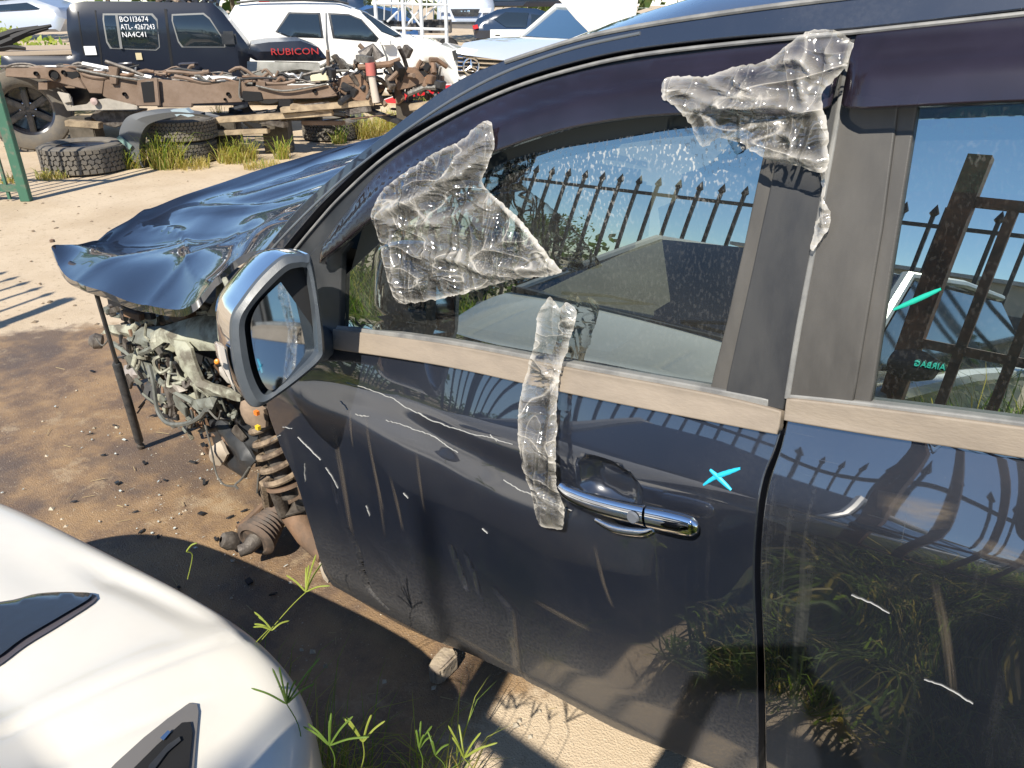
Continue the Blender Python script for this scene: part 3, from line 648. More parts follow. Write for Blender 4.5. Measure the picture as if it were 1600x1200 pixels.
# ------------------------------------------------------------------ ground
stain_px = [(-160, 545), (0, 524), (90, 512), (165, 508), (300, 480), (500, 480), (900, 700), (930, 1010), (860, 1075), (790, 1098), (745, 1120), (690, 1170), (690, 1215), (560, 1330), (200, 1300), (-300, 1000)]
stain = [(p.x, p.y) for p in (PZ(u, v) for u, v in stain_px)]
def ground_mat(name, stained):
    m = bpy.data.materials.new(name); m.use_nodes = True; t = m.node_tree; b = t.nodes['Principled BSDF']; L = t.links.new
    g = nn(t, 'ShaderNodeNewGeometry')
    def no(sc_, det=6, ro=.6):
        n = nn(t, 'ShaderNodeTexNoise'); n.inputs['Scale'].default_value = sc_; n.inputs['Detail'].default_value = det; n.inputs['Roughness'].default_value = ro
        L(g.outputs['Position'], n.inputs['Vector']); return n.outputs[0]
    def rg(x, *q):
        r = nn(t, 'ShaderNodeMapRange'); r.interpolation_type = 'SMOOTHSTEP'
        for i, k in enumerate(q): r.inputs[i+1].default_value = k
        L(x, r.inputs[0]); return r.outputs[0]
    def mix(f, a, b_):
        x = nn(t, 'ShaderNodeMix', data_type='RGBA')
        if isinstance(f, float): x.inputs[0].default_value = f
        else: L(f, x.inputs[0])
        for i, q in ((6, a), (7, b_)):
            if isinstance(q, tuple): x.inputs[i].default_value = (*q, 1)
            else: L(q, x.inputs[i])
        return x.outputs[2]
    dry = mix(rg(no(1.3, 8), .35, .68, 0, 1), (.55, .44, .31), (.45, .345, .23))
    dry = mix(rg(no(26, 4), .56, .70, 0, .55), dry, (.25, .18, .115))
    dry = mix(rg(no(95, 2), .62, .72, 0, .6), dry, (.62, .54, .42))
    if stained:
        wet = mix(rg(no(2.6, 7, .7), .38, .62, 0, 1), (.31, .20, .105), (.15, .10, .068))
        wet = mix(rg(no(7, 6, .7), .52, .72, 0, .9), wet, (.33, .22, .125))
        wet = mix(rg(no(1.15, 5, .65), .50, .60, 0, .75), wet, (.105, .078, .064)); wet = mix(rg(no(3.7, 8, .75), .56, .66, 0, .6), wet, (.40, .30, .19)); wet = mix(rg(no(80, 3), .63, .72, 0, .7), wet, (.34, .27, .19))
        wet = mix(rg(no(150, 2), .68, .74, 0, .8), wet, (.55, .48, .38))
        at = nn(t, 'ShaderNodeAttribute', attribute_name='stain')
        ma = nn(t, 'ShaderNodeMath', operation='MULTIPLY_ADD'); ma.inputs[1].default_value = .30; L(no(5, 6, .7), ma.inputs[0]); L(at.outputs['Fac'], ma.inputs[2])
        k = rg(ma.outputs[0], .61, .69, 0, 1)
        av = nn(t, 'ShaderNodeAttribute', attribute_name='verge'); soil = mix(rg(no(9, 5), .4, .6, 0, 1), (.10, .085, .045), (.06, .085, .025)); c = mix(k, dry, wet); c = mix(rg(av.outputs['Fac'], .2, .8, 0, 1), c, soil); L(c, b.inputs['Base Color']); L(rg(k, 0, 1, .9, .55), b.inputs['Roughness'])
    else:
        L(dry, b.inputs['Base Color']); b.inputs['Roughness'].default_value = .9
    bp = nn(t, 'ShaderNodeBump'); bp.inputs['Strength'].default_value = .45; bp.inputs['Distance'].default_value = .012
    ad = nn(t, 'ShaderNodeMath', operation='ADD'); L(no(6, 12, .72), ad.inputs[0]); L(no(180, 2), ad.inputs[1]); L(ad.outputs[0], bp.inputs['Height']); L(bp.outputs[0], b.inputs['Normal'])
    return m
# one sheet: fine in the middle, coarse far out
gx = np.concatenate([[-250, -120, -60, -30, -16], np.arange(-10, 4.01, .05), [7, 14, 30, 60, 120, 250]])
gy = np.concatenate([[-250, -120, -60, -30, -14, -8], np.arange(-4, 9.01, .05), [12, 18, 30, 60, 120, 250]])
GX, GY = np.meshgrid(gx, gy); fx = GX.ravel(); fy = GY.ravel()
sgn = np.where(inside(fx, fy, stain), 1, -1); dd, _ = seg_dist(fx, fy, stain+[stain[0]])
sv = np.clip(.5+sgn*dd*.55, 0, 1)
nx_ = len(gx); V = [(a, b, 0.0 if max(abs(a), abs(b)) > 9 else .006*fbm(a*1.7, b*1.7, 3)) for a, b in zip(fx, fy)]
F = [(j*nx_+i, j*nx_+i+1, (j+1)*nx_+i+1, (j+1)*nx_+i) for j in range(len(gy)-1) for i in range(nx_-1)]
g = mesh('ground', V, F, ground_mat('yard_dirt', True), None); tag(g, kind='structure')
at = g.data.attributes.new('stain', 'FLOAT', 'POINT'); at.data.foreach_set('value', sv.astype(np.float32))
vg = np.clip((-.05+.62/(1+np.exp(-(fx+.72)*14))-fy+.25*np.sin(fx*1.7)+.12*np.sin(fx*5))/.35+.5, 0, 1)*np.clip((fy+6.5)/1.5, 0, 1)*np.clip((10-np.abs(fx))/2, 0, 1)
at = g.data.attributes.new('verge', 'FLOAT', 'POINT'); at.data.foreach_set('value', vg.astype(np.float32))
# loose grit lying on the dirt
mb = MB()
for i in range(2600):
    u = rnd.uniform(-60, 900); v = rnd.uniform(500, 1200)
    p = PZ(u, v); r = rnd.uniform(.001, .0035)*(1+2.6*(rnd.random() < .05))
    V = [p+Vector((rnd.uniform(.6, 1.3)*r*a, rnd.uniform(.6, 1.3)*r*b, c*r*.7)) for a, b, c in ((1, 0, .2), (-1, 0, .2), (0, 1, .2), (0, -1, .2), (0, 0, 1.2), (0, 0, -.6))]
    mb.add(V, [(0, 2, 4), (2, 1, 4), (1, 3, 4), (3, 0, 4), (2, 0, 5), (1, 2, 5), (3, 1, 5), (0, 3, 5)])
tag(mb.build('gravel', P_('pale_stone', (.48, .42, .33), .85, var=.8, vscale=9, vcol=(.22, .18, .13)), smooth=False), 'scattered pale grit on the stained dirt', kind='stuff')
rl = random.Random(11)
for nm, m_q, lb, n_ in (('plastic_shards', satin, 'small black plastic shards scattered below the smashed front end', 50), ('glass_crumbs', P_('glass_crumb', (.6, .66, .64), .15, coat=1), 'crumbs of broken glass on the dirt by the smashed front end', 110), ('dry_litter', P_('dry_stalk', (.42, .33, .18), .8), 'dry stalks and chips lying on the dirt between the two cars', 130)):
    mb = MB()
    for _ in range(n_):
        u = rl.gauss(330, 120) if nm != 'dry_litter' else rl.uniform(60, 900); v = rl.gauss(720, 90) if nm != 'dry_litter' else rl.uniform(560, 1190)
        if v < 520: continue
        p = PZ(u, v, .009); s_ = rl.uniform(.004, .011) if nm == 'plastic_shards' else rl.uniform(.002, .0045); a_ = rl.uniform(0, 6.28)
        if nm == 'dry_litter': mb.box(p, (rl.uniform(.008, .03), .0009, .0009), X=Vector((math.cos(a_), math.sin(a_), rl.uniform(-.1, .1))))
        else: mb.box(p, (s_*rl.uniform(.5, 1.6), s_*rl.uniform(.4, 1), .0012+s_*.2), X=Vector((math.cos(a_), math.sin(a_), rl.uniform(-.3, .3))))
    tag(mb.build(nm, m_q, None, smooth=False), lb, kind='stuff')
# ------------------------------------------------------------------ bonnet of the wrecked car
def W(x, y, z): return Vector((x, y, z))
N_ = [PY(82, 393, 1.14), PY(109, 438, 1.06), PY(180, 464, 1.03), PY(262, 481, 1.03), PY(300, 474, 1.04), PY(336, 438, 1.09), PY(395, 392, 1.17), W(-1.5, 1.27, 1.075)]
C1 = [PY(84, 381, 1.16), PY(118, 386, 1.2), PY(190, 412, 1.17), PY(262, 408, 1.22), PY(310, 400, 1.25), PY(358, 392, 1.28), PY(430, 352, 1.38), W(-1.5, 1.42, 1.10)]
C2 = [PY(130, 374, 1.26), PY(170, 372, 1.36), PY(235, 380, 1.42), PY(300, 378, 1.45), PY(345, 372, 1.48), PY(392, 360, 1.5), PY(455, 335, 1.52), W(-1.48, 1.6, 1.13)]
C3 = [PY(225, 327, 1.58), PY(262, 330, 1.66), PY(318, 326, 1.72), PY(362, 320, 1.75), PY(400, 315, 1.78), PY(440, 310, 1.8), W(-1.9, 1.86, 1.12), W(-1.46, 1.9, 1.16)]
C4 = [PY(352, 287, 1.95), PY(395, 284, 2.02), PY(440, 278, 2.08), W(-2.45, 2.12, 1.06), W(-2.25, 2.14, 1.09), W(-2.05, 2.16, 1.12), W(-1.8, 2.2, 1.15), W(-1.45, 2.2, 1.18)]
C5 = [PY(480, 243, 2.33), PY(510, 239, 2.4), PY(545, 236, 2.46), W(-2.3, 2.5, 1.06), W(-2.1, 2.5, 1.08), W(-1.95, 2.5, 1.1), W(-1.75, 2.5, 1.12), W(-1.45, 2.5, 1.15)]
C6 = [PY(600, 212, 2.68), PY(620, 208, 2.72), PY(645, 205, 2.75), W(-2.2, 2.78, .98), W(-2.05, 2.78, 1.0), W(-1.9, 2.78, 1.02), W(-1.7, 2.78, 1.05), W(-1.45, 2.78, 1.08)]
rowsB = [cr(c, 14) for c in (N_, C1, C2, C3, C4, C5, C6)]
colsB = [cr([r[i] for r in rowsB], 12) for i in range(len(rowsB[0]))]
nb = len(colsB[0]); V = []
for i, c in enumerate(colsB):
    for j, p in enumerate(c):
        p = Vector(p); f = i/len(colsB); q = j/nb
        e = min(1, (1-f)*1.6)
        p.z += e*(.016*fbm(p.x*2.2, p.y*2.2, 1, 2)+.010*math.sin(p.x*7+p.y*5)*math.exp(-((q-.35)/.25)**2)+.0012*fbm(p.x*7, p.y*7, 5))
        p.z += .016*math.exp(-((p.y-1.66-.10*f)/.025)**2)*min(1, f*2)-.016*e*math.exp(-abs(p.y-1.33-.30*f)/.03)+.017*e*math.exp(-abs(p.y-1.55+.5*f-.12*math.sin(p.x*4))/.035)+.008*e*math.exp(-abs(p.x+2.55-.35*(p.y-1.2))/.03)*math.exp(-((p.y-1.25)/.25)**2)+.009*e*math.exp(-abs(p.x+2.2+.5*(p.y-1.2))/.025)*math.exp(-((p.y-1.3)/.3)**2)
        V.append(p)
nv = len(V); F = [(i*nb+j, (i+1)*nb+j, (i+1)*nb+j+1, i*nb+j+1) for i in range(len(colsB)-1) for j in range(nb-1)]
V2 = V+[v-Vector((0, 0, .022)) for v in V]
F2 = F+[tuple(k+nv for k in f[::-1]) for f in F]
for i in range(len(colsB)-1):
    for j in (0, nb-1): a, b = i*nb+j, (i+1)*nb+j; F2.append((a, a+nv, b+nv, b) if j == 0 else (b, b+nv, a+nv, a))
for j in range(nb-1): F2.append((j, j+1, j+1+nv, j+nv)); a = (len(colsB)-1)*nb+j; F2.append((a, a+nv, a+1+nv, a+1))
bon = mesh('bonnet', V2, F2, clean, car, uv=[(v.x, v.y) for v in V2], label='buckled black bonnet reflecting the sky')
bon.data.set_sharp_from_angle(angle=R(60))
top_ = PY(148, 450, 1.09); bot = PZ(220, 697, .012)
gs = MB().tube([top_, top_.lerp(bot, .42)], .008, 8).tube([top_.lerp(bot, .42), top_.lerp(bot, .43), top_.lerp(bot, .96)], [.012, .0165, .0165], 12).tube([top_.lerp(bot, .95), bot], [.009, .009], 8).build('gas_strut', P_('gas_strut_black', (.035, .038, .042), .35, var=.6, vscale=30, vcol=(.09, .085, .08)), bon)
MB().lathe([(0, -.014), (.013, -.009), (.015, 0), (.013, .009), (0, .014)], bot, Vector((.5, .2, .8)), 12).build('ball_joint', steel, gs)
MB().tube([top_+Vector((-.02, 0, .03)), top_+Vector((.02, .0, -.01))], .014, 8).build('strut_bracket', steel, bon)
MB().lathe([(0, .012), (.009, .008), (.010, 0)], PY(82, 378, 1.16), Vector((0, 0, 1)), 8).build('bonnet_bump_stop', rust, bon)
# ------------------------------------------------------------------ smashed front end
def plate(P, y, mat, name='panel', th=.010, ydep=None, res=.02, warp=.012, seed=0):
    """crumpled pressed-steel piece: traced outline at its own distance, bent and given an edge"""
    Q = [PY(p[0], p[1], y) for p in P]; o = Q[0]
    loc = [(q.x-o.x, q.z-o.z) for q in Q]
    V2, F = fill2d(loc, res); V = []
    cx = sum(a for a, b in V2)/len(V2); cz = sum(b for a, b in V2)/len(V2)
    B = np.array(loc); arr = np.array(V2); d, _ = seg_dist(arr[:, 0], arr[:, 1], loc+[loc[0]])
    for (a, b), dd_ in zip(V2, d):
        yy = y + warp*2*fbm(a*9+seed, b*9, seed*1.7) - .022*min(1, dd_/.03) + (ydep or 0)*(b-cz)
        V.append(Vector((o.x+a, yy, o.z+b)))
    n = len(V); ec = {}
    for f in F:
        for i in range(len(f)): ec[(f[i], f[(i+1) % len(f)])] = 1
    F = [tuple(f) for f in F]; F2 = F+[tuple(k+n for k in f[::-1]) for f in F]
    for (a, b) in ec:
        if (b, a) not in ec: F2.append((b, a, a+n, b+n))
    return MB().add(V+[v+Vector((0, th, 0)) for v in V], F2).build(name, mat, car)
def k4(P): return [(130+x/4.285, 440+y/4.285) for x, y in P]
dull = P_('dull_grey_green', (.20, .21, .18), .55, var=.7, vscale=18, vcol=(.08, .075, .06), bump=.2, bscale=60)
plate(k4([(490, 330), (560, 290), (700, 250), (930, 222), (945, 460), (720, 447), (640, 392), (600, 385), (560, 425), (525, 395), (515, 365)]), 1.19, primer, 'guard_apron', warp=.006, ydep=.5, seed=1)
plate(k4([(590, 385), (690, 400), (725, 445), (765, 560), (800, 660), (850, 690), (980, 720), (1060, 770), (1060, 800), (950, 780), (860, 770), (790, 725), (730, 640), (690, 610), (650, 500), (620, 425)]), 1.15, primer, 'apron_leg', warp=.004, seed=2)
plate(k4([(120, 350), (180, 290), (300, 292), (400, 215), (480, 240), (478, 300), (400, 280), (360, 310), (330, 370), (240, 378), (170, 345)]), 1.34, primer, 'radiator_bracket', seed=3)
plate(k4([(320, 380), (375, 310), (495, 318), (490, 375), (545, 405), (380, 482)]), 1.30, dull, 'side_plate', seed=4, ydep=.4)
plate(k4([(380, 490), (545, 410), (640, 425), (610, 470), (460, 515)]), 1.27, primer, 'inner_bracket', seed=5)
plate(k4([(390, 500), (500, 495), (550, 535), (470, 545)]), 1.24, dull, 'inner_bracket', seed=6)
plate(k4([(890, 580), (965, 565), (1000, 700), (930, 655), (900, 630)]), 1.06, P_('pale_plastic', (.42, .38, .33), .6), 'clip_plate', seed=7)
plate([(338, 440), (354, 443), (370, 462), (352, 493), (326, 493), (336, 470)], 1.2, dull, 'hinge_plate', seed=8)
plate([(293, 490), (331, 483), (332, 490), (298, 494)], 1.25, primer, 'bracket', seed=9)
plate(k4([(470, 220), (600, 235), (640, 262), (500, 300)]), 1.36, steel, 'torn_sheet', seed=10)
plate(k4([(700, 800), (830, 780), (900, 760), (870, 880), (760, 850)]), 1.17, dull, 'torn_sheet', seed=11)
plate(k4([(590, 740), (640, 770), (760, 780), (700, 820), (620, 790)]), 1.2, primer, 'bracket', seed=12)
plate(k4([(600, 690), (660, 690), (700, 725), (640, 735)]), 1.19, P_('pale_plastic', (.42, .38, .33), .6), 'bracket', seed=13)
plate(k4([(740, 1010), (800, 960), (820, 1000), (760, 1030)]), 1.2, dull, 'bracket', seed=14)
plate(k4([(280, 560), (380, 540), (440, 620), (300, 690)]), 1.5, P_('cloudy_plastic', (.30, .27, .25), .5), 'torn_liner', seed=15)
plate(k4([(165, 660), (290, 650), (430, 620), (400, 660), (200, 692)]), 1.62, P_('beige_plastic', (.45, .38, .3), .6), 'torn_liner', seed=16)
plate([(318, 655), (345, 658), (380, 690), (400, 720), (382, 748), (352, 724), (333, 690)], 1.24, satin, 'wheel_arch_liner', seed=17)
plate([(330, 700), (342, 690), (352, 712), (346, 727), (336, 722)], 1.20, P_('beige_plastic', (.45, .38, .3), .6), 'torn_liner', seed=18)
plate([(345, 640), (378, 625), (400, 640), (408, 700), (398, 730), (372, 690), (352, 660)], 1.28, satin, 'wheel_arch_liner', seed=19)
plate([(376, 628), (398, 618), (412, 640), (414, 668), (396, 668), (380, 650)], 1.10, P_('dusty_brown_plate', (.33, .24, .17), .7, var=.6, vscale=20), 'strut_top', seed=20)
# dark bulk: engine, inner arch
MB().prism([PY(*p, 1.42) for p in ((188, 505), (262, 485), (345, 470), (420, 480), (470, 560), (460, 690), (420, 735), (392, 720), (340, 660), (290, 640), (262, 620), (240, 590), (215, 560))], (0, .75, 0)).build('engine_bay', voidm, car, smooth=False)
MB().prism([PY(*p, 1.30) for p in ((235, 600), (258, 600), (262, 618), (232, 628), (218, 615), (219, 600))], (0, .12, 0)).build('control_box', P_('grey_box', (.09, .095, .1), .5, var=.5, vscale=20), car, smooth=False, bevel=.004)
MB().prism([PY(*p, 1.48) for p in ((165, 452), (240, 470), (310, 478), (300, 500), (215, 500), (172, 492))], (0, .5, 0)).build('slam_panel', voidm, car, smooth=False)
MB().prism([PY(*p, 1.22) for p in ((272, 482), (290, 482), (292, 497), (280, 502), (272, 494))], (0, .05, 0)).build('rubber_stop', rust, car, smooth=False, bevel=.004)
def tubes(name, L_, r, mat, n=6):
    for P in L_:
        MB().tube([Vector(q) for q in cr([PY(*p) for p in P], 5)], r, n).build(name, mat, car)
tubes('hose', [[(233, 571, 1.2), (240, 600, 1.19), (246, 640, 1.18), (262, 661, 1.17), (290, 662, 1.16), (312, 652, 1.15), (322, 640, 1.14)]], .0085, P_('grey_hose', (.15, .155, .14), .5, var=.5, vscale=30))
tubes('brace', [[(177, 537, 1.3), (205, 556, 1.28), (233, 585, 1.26)], [(219, 554, 1.25), (240, 580, 1.23), (256, 601, 1.21), (303, 629, 1.17)], [(202, 529, 1.27), (218, 556, 1.25), (236, 590, 1.23)], [(219, 553, 1.22), (256, 536, 1.2)]], .011, dull)
tubes('brace', [[(256, 603, 1.2), (290, 596, 1.2), (272, 590, 1.21)], [(300, 600, 1.2), (330, 616, 1.17)], [(355, 450, 1.12), (348, 437, 1.14), (338, 440, 1.16)], [(351, 436, 1.1), (362, 460, 1.08)]], .008, primer)
tubes('wire', [[(298, 640, 1.15), (301, 655, 1.15), (292, 668, 1.16)], [(325, 640, 1.14), (340, 655, 1.13), (345, 642, 1.12)], [(318, 655, 1.18), (330, 700, 1.17), (338, 740, 1.16), (350, 757, 1.15), (368, 760, 1.1)],
               [(150, 528, 1.3), (160, 540, 1.3), (170, 530, 1.3)], [(262, 655, 1.18), (270, 668, 1.17), (284, 662, 1.17)], [(390, 730, 1.12), (378, 748, 1.12), (368, 757, 1.1), (372, 764, 1.1)], [(404, 740, 1.12), (402, 770, 1.12)]], .0035, wirem)
for q in range(230):                                                                  # torn odds and ends
    u = rnd.gauss(285, 45); v = 515+(u-170)*.60+rnd.gauss(22, 26)
    if not (175 < u < 400 and 515 < v < 735): continue
    y = rnd.uniform(1.19, 1.36); p = PY(u, v, y); a = rnd.uniform(0, 6.28); L_ = rnd.uniform(.012, .055)
    if 255 < u < 350 and v < 560: continue
    m_q = rnd.choice([dull, steel, primer, primer, wirem, satin, steel, dull, rust])
    if rnd.random() < .45:
        MB().box(p, (L_, .006, rnd.uniform(.008, .022)), X=Vector((math.cos(a), rnd.uniform(-.4, .4), math.sin(a)))).build('bracket', m_q, car, smooth=False, bevel=.002)
    else:
        P = [p+Vector((math.cos(a)*L_*t+rnd.uniform(-.015, .015), rnd.uniform(-.02, .02), math.sin(a)*L_*t+rnd.uniform(-.02, .02))) for t in (-1, -.4, .3, 1)]
        MB().tube([Vector(x) for x in cr(P, 4)], rnd.uniform(.003, .008), 6).build('wire', m_q, car)
for q in range(40):
    u = rnd.uniform(165, 330); v = rnd.uniform(478, 502); p = PY(u, v, rnd.uniform(1.25, 1.4))
    MB().box(p, (rnd.uniform(.01, .04), .01, rnd.uniform(.008, .02)), X=Vector((1, rnd.uniform(-.5, .5), rnd.uniform(-.6, .6)))).build('bracket', rnd.choice([rust, dull, steel, satin]), car, smooth=False, bevel=.003)
# coil spring and strut
sa = PY(408, 640, 1.16); sb = PY(446, 752, 1.16); ax = (sb-sa)
hx = []
e1 = ax.normalized().cross(Vector((0, 1, 0))).normalized(); e2 = ax.normalized().cross(e1)
for i in range(151):
    t = i/150; an = t*2*math.pi*5.6; r = .044+.012*t
    hx.append(sa+ax*t+(e1*math.cos(an)+e2*math.sin(an))*r)
spr = MB().tube(hx, .0105, 8).build('coil_spring', tanm, car)
MB().tube([sa, sb, sb+ax*.22], [.03, .03, .026], 12).build('damper', steel, car)
MB().lathe([(.02, 0), (.058, 0), (.062, .01), (.03, .02)], sb, ax, 20).build('spring_seat', rust, car)
MB().box(PY(403, 668, 1.07), (.007, .005, .006)).build('yellow_clip', P_('yellow_clip', (.75, .5, .03), .5), car)
MB().box(PY(401, 645, 1.07), (.007, .005, .006)).build('orange_clip', P_('orange_clip', (.8, .2, .03), .5), car)
# drive shaft joint with ribbed boot lying low
ca = PZ(436, 800, .12); cb = PZ(397, 845, .10); ax2 = (cb-ca); L_ = ax2.length
prof = []
for i in range(17):
    t = i/16; r = .030+.034*t+(.007 if i % 2 else -.004); prof.append((r, t*L_))
prof += [(.050, L_*1.03), (.045, L_*.98), (0, L_*.96)]
MB().lathe(prof, ca, ax2, 24).build('ribbed_boot', P_('dusty_boot', (.07, .055, .045), .7, var=.7, vscale=30, vcol=(.16, .11, .08)), car)
MB().tube([ca+ax2*.9, ca+ax2*1.25, ca+ax2*1.42+Vector((-.02, 0, 0))], [.03, .022, .02], 10).build('shaft_stub', steel, car)
MB().lathe([(.008, .0), (.028, -.004), (.032, .02), (.024, .045), (.010, .05)], PZ(368, 846, .05), Vector((-.3, -.8, .5)), 14).build('shaft_nut', steel, car)
MB().tube([PZ(430, 762, .28), PZ(444, 800, .16), PZ(470, 790, .2)], [.022, .026, .022], 10).build('steering_knuckle', steel, car)
MB().tube([PZ(372, 826, .06), PZ(400, 800, .08), PZ(425, 775, .12)], .012, 8).build('tie_rod', rust, car)
MB().tube([PZ(458, 800, .14), PZ(480, 835, .10), PZ(512, 868, .08)], [.045, .04, .035], 12).build('control_arm', rust, car)
MB().tube([PZ(415, 752, .3), PZ(420, 790, .14)], .02, 8).build('bracket', tanm, car)
plate([(498, 880), (506, 872), (514, 900), (512, 912), (505, 905)], 1.08, P_('beige_plastic', (.45, .38, .3), .6), 'sill_end', seed=31, warp=.003)
# hub and brace things standing at the nose
MB().lathe([(0, .0), (.03, .0), (.035, .03), (.02, .05), (0, .05)], PY(160, 534, 1.35), Vector((-.6, -.7, .2)), 12).build('lamp_mount', steel, car)
# ------------------------------------------------------------------ things lying on the ground
b0 = PZ(694, 1035, .03)
rk = thing('stone_block', 'chalky broken block lying under the door of the black car', 'block', (b0.x, b0.y, 0))
MB().prism([PZ(*p, .055) for p in ((668, 1042), (678, 1049), (690, 1047), (716, 1021), (710, 1012), (692, 1008), (676, 1026))], (0, 0, -.055)).build('block', P_('chalky', (.40, .33, .24), .9, var=.9, vscale=22, vcol=(.22, .18, .15), bump=.8, bscale=45), rk, smooth=False, bevel=.006)
# ------------------------------------------------------------------ plastic film pieces stuck on the black car
def film_piece(name, label, outline, offb, seed, amp=.012, freq=9, edge=.007, folds=(), res=.008, n=4, foldw=.0085, foldh=.015, cat='plastic film'):
    P = [SH(p[0], p[1], offb) for p in cr(outline, n, True)]
    P = resample(P, .004); P = [(a+.003*MN.noise(Vector((a*60, b*60, seed)))+.0022*MN.noise(Vector((a*240, b*240, seed))), b+.003*MN.noise(Vector((a*60, b*60, seed+9)))+.0022*MN.noise(Vector((a*240, b*240, seed+4)))) for a, b in P]
    V2, F = fill2d(P, res); A = np.array(V2); d, _ = seg_dist(A[:, 0], A[:, 1], P+[P[0]]); y = Y0(A[:, 0], A[:, 1])
    fo = np.zeros(len(A)); fe = np.zeros(len(A))
    for f in folds:
        w_ = f[2] if len(f) > 2 else 1.0
        dl, tt = seg_dist(A[:, 0], A[:, 1], [SH(p[0], p[1], offb) for p in cr(f[0], 3)])
        k = np.exp(-(dl/(foldw*f[1]))**2)*np.sin(np.pi*np.clip(tt, .03, .97))**.4; fo += k*foldh*w_; fe = np.maximum(fe, k*.5*abs(w_))
    V = []
    for i, (a, b) in enumerate(V2):
        rn = 1-abs(fbm(a*freq+seed, b*freq*.8+.6*a*freq, seed*.37, 3)); rn2 = MN.noise(Vector((a*freq*3, b*freq*3, seed)))
        z = amp*(rn**7*1.0+rn**2*.35)+amp*.04*rn2 + fo[i]
        p = CO+CS*a+CH*b; p.y = y[i]-offb-max(.001, z*min(1, .25+d[i]/.03))-.003; V.append(p)
    o = mesh(name, V, F, filmm, None, uv=V2)
    c = sum((Vector(v.co) for v in o.data.vertices), Vector())/len(V)
    e = o.data.attributes.new('edge', 'FLOAT', 'POINT'); e.data.foreach_set('value', (np.clip(1-d/edge, 0, 1)*.5+fe*.7).astype(np.float32))
    o.data.transform(Matrix.Translation(-c)); o.location = c
    tag(o, label, cat, 'torn pieces of clear film on the black car'); return o
film_piece('plastic_film', 'large crumpled clear plastic film hanging over the front corner of the side window', [(770, 190), (757, 190), (738, 205), (730, 214), (680, 240), (640, 265), (605, 292), (584, 325), (583, 342), (594, 370), (600, 400), (610, 440), (622, 470), (640, 473), (700, 464), (760, 448), (815, 434), (878, 426), (862, 400), (838, 365), (800, 325), (768, 300), (756, 280), (763, 262), (775, 225)],
           .047, 3, amp=.009, freq=5, res=.005, folds=[([(590, 340), (640, 315), (710, 280), (765, 240)], 1.2), ([(600, 345), (660, 350), (740, 325), (770, 310)], 1, .7), ([(760, 280), (790, 320), (840, 370), (874, 424)], .8, 1.3), ([(615, 350), (620, 410), (628, 465)], .6, .8), ([(640, 390), (720, 400), (800, 375)], 1, .6), ([(700, 395), (770, 425), (850, 432)], 1.1, .9), ([(690, 290), (720, 250), (765, 215)], .6, .8), ([(780, 410), (830, 420), (868, 415)], .8, .8)])
film_piece('plastic_film', 'clear plastic film bunched over the top of the pillar between the doors', [(1276, 46), (1255, 52), (1235, 68), (1215, 82), (1185, 98), (1150, 104), (1110, 118), (1046, 120), (1035, 150), (1062, 172), (1085, 200), (1100, 228), (1125, 215), (1160, 225), (1200, 248), (1262, 262), (1292, 268), (1296, 220), (1294, 180), (1284, 150), (1310, 120), (1336, 75), (1320, 52)],
           .047, 11, amp=.008, freq=5, res=.005, folds=[([(1055, 135), (1110, 155), (1170, 165), (1235, 160)], .7, 1), ([(1100, 122), (1150, 145), (1220, 158)], .6, .9), ([(1140, 112), (1180, 140), (1225, 150)], .6, .9), ([(1210, 100), (1250, 90), (1275, 110), (1272, 140)], .7, 1.1), ([(1255, 110), (1262, 150), (1290, 180), (1294, 240)], .8, 1.1), ([(1060, 165), (1130, 166), (1240, 168), (1285, 178)], .8, 1.0), ([(1200, 240), (1250, 245), (1290, 262)], 1.0, 1.4), ([(1215, 230), (1220, 208), (1240, 215), (1242, 235)], .5, .8), ([(1295, 70), (1305, 100), (1290, 140)], .8, 1)])
film_piece('plastic_film', 'twisted thin tail of clear film hanging from the pillar top', [(1280, 258), (1290, 262), (1293, 290), (1291, 310), (1298, 330), (1296, 355), (1285, 375), (1274, 390), (1269, 384), (1276, 350), (1284, 320), (1286, 295), (1284, 275)], .012, 21, amp=.012, freq=16, res=.004, edge=.008, folds=[([(1286, 265), (1288, 310), (1290, 350), (1274, 385)], .4, .6)])
film_piece('plastic_film', 'long narrow strip of clear film stuck across the belt line above the chrome handle', [(863, 462), (852, 474), (842, 490), (838, 530), (828, 570), (816, 615), (811, 660), (813, 700), (822, 740), (833, 770), (838, 800), (848, 820), (868, 824), (880, 824), (883, 790), (872, 755), (871, 700), (873, 640), (876, 590), (890, 540), (901, 500), (901, 482), (888, 472), (876, 480)],
           .020, 31, amp=.006, freq=8, res=.005, edge=.012, folds=[([(897, 485), (885, 530), (868, 600), (862, 700), (868, 760)], .5, .5), ([(860, 540), (850, 600)], .5, .4), ([(842, 560), (862, 590)], .5, .3), ([(833, 740), (850, 770), (872, 790)], .8, .6), ([(822, 620), (816, 680), (830, 740)], .5, .5), ([(855, 520), (870, 580)], .4, .4)])
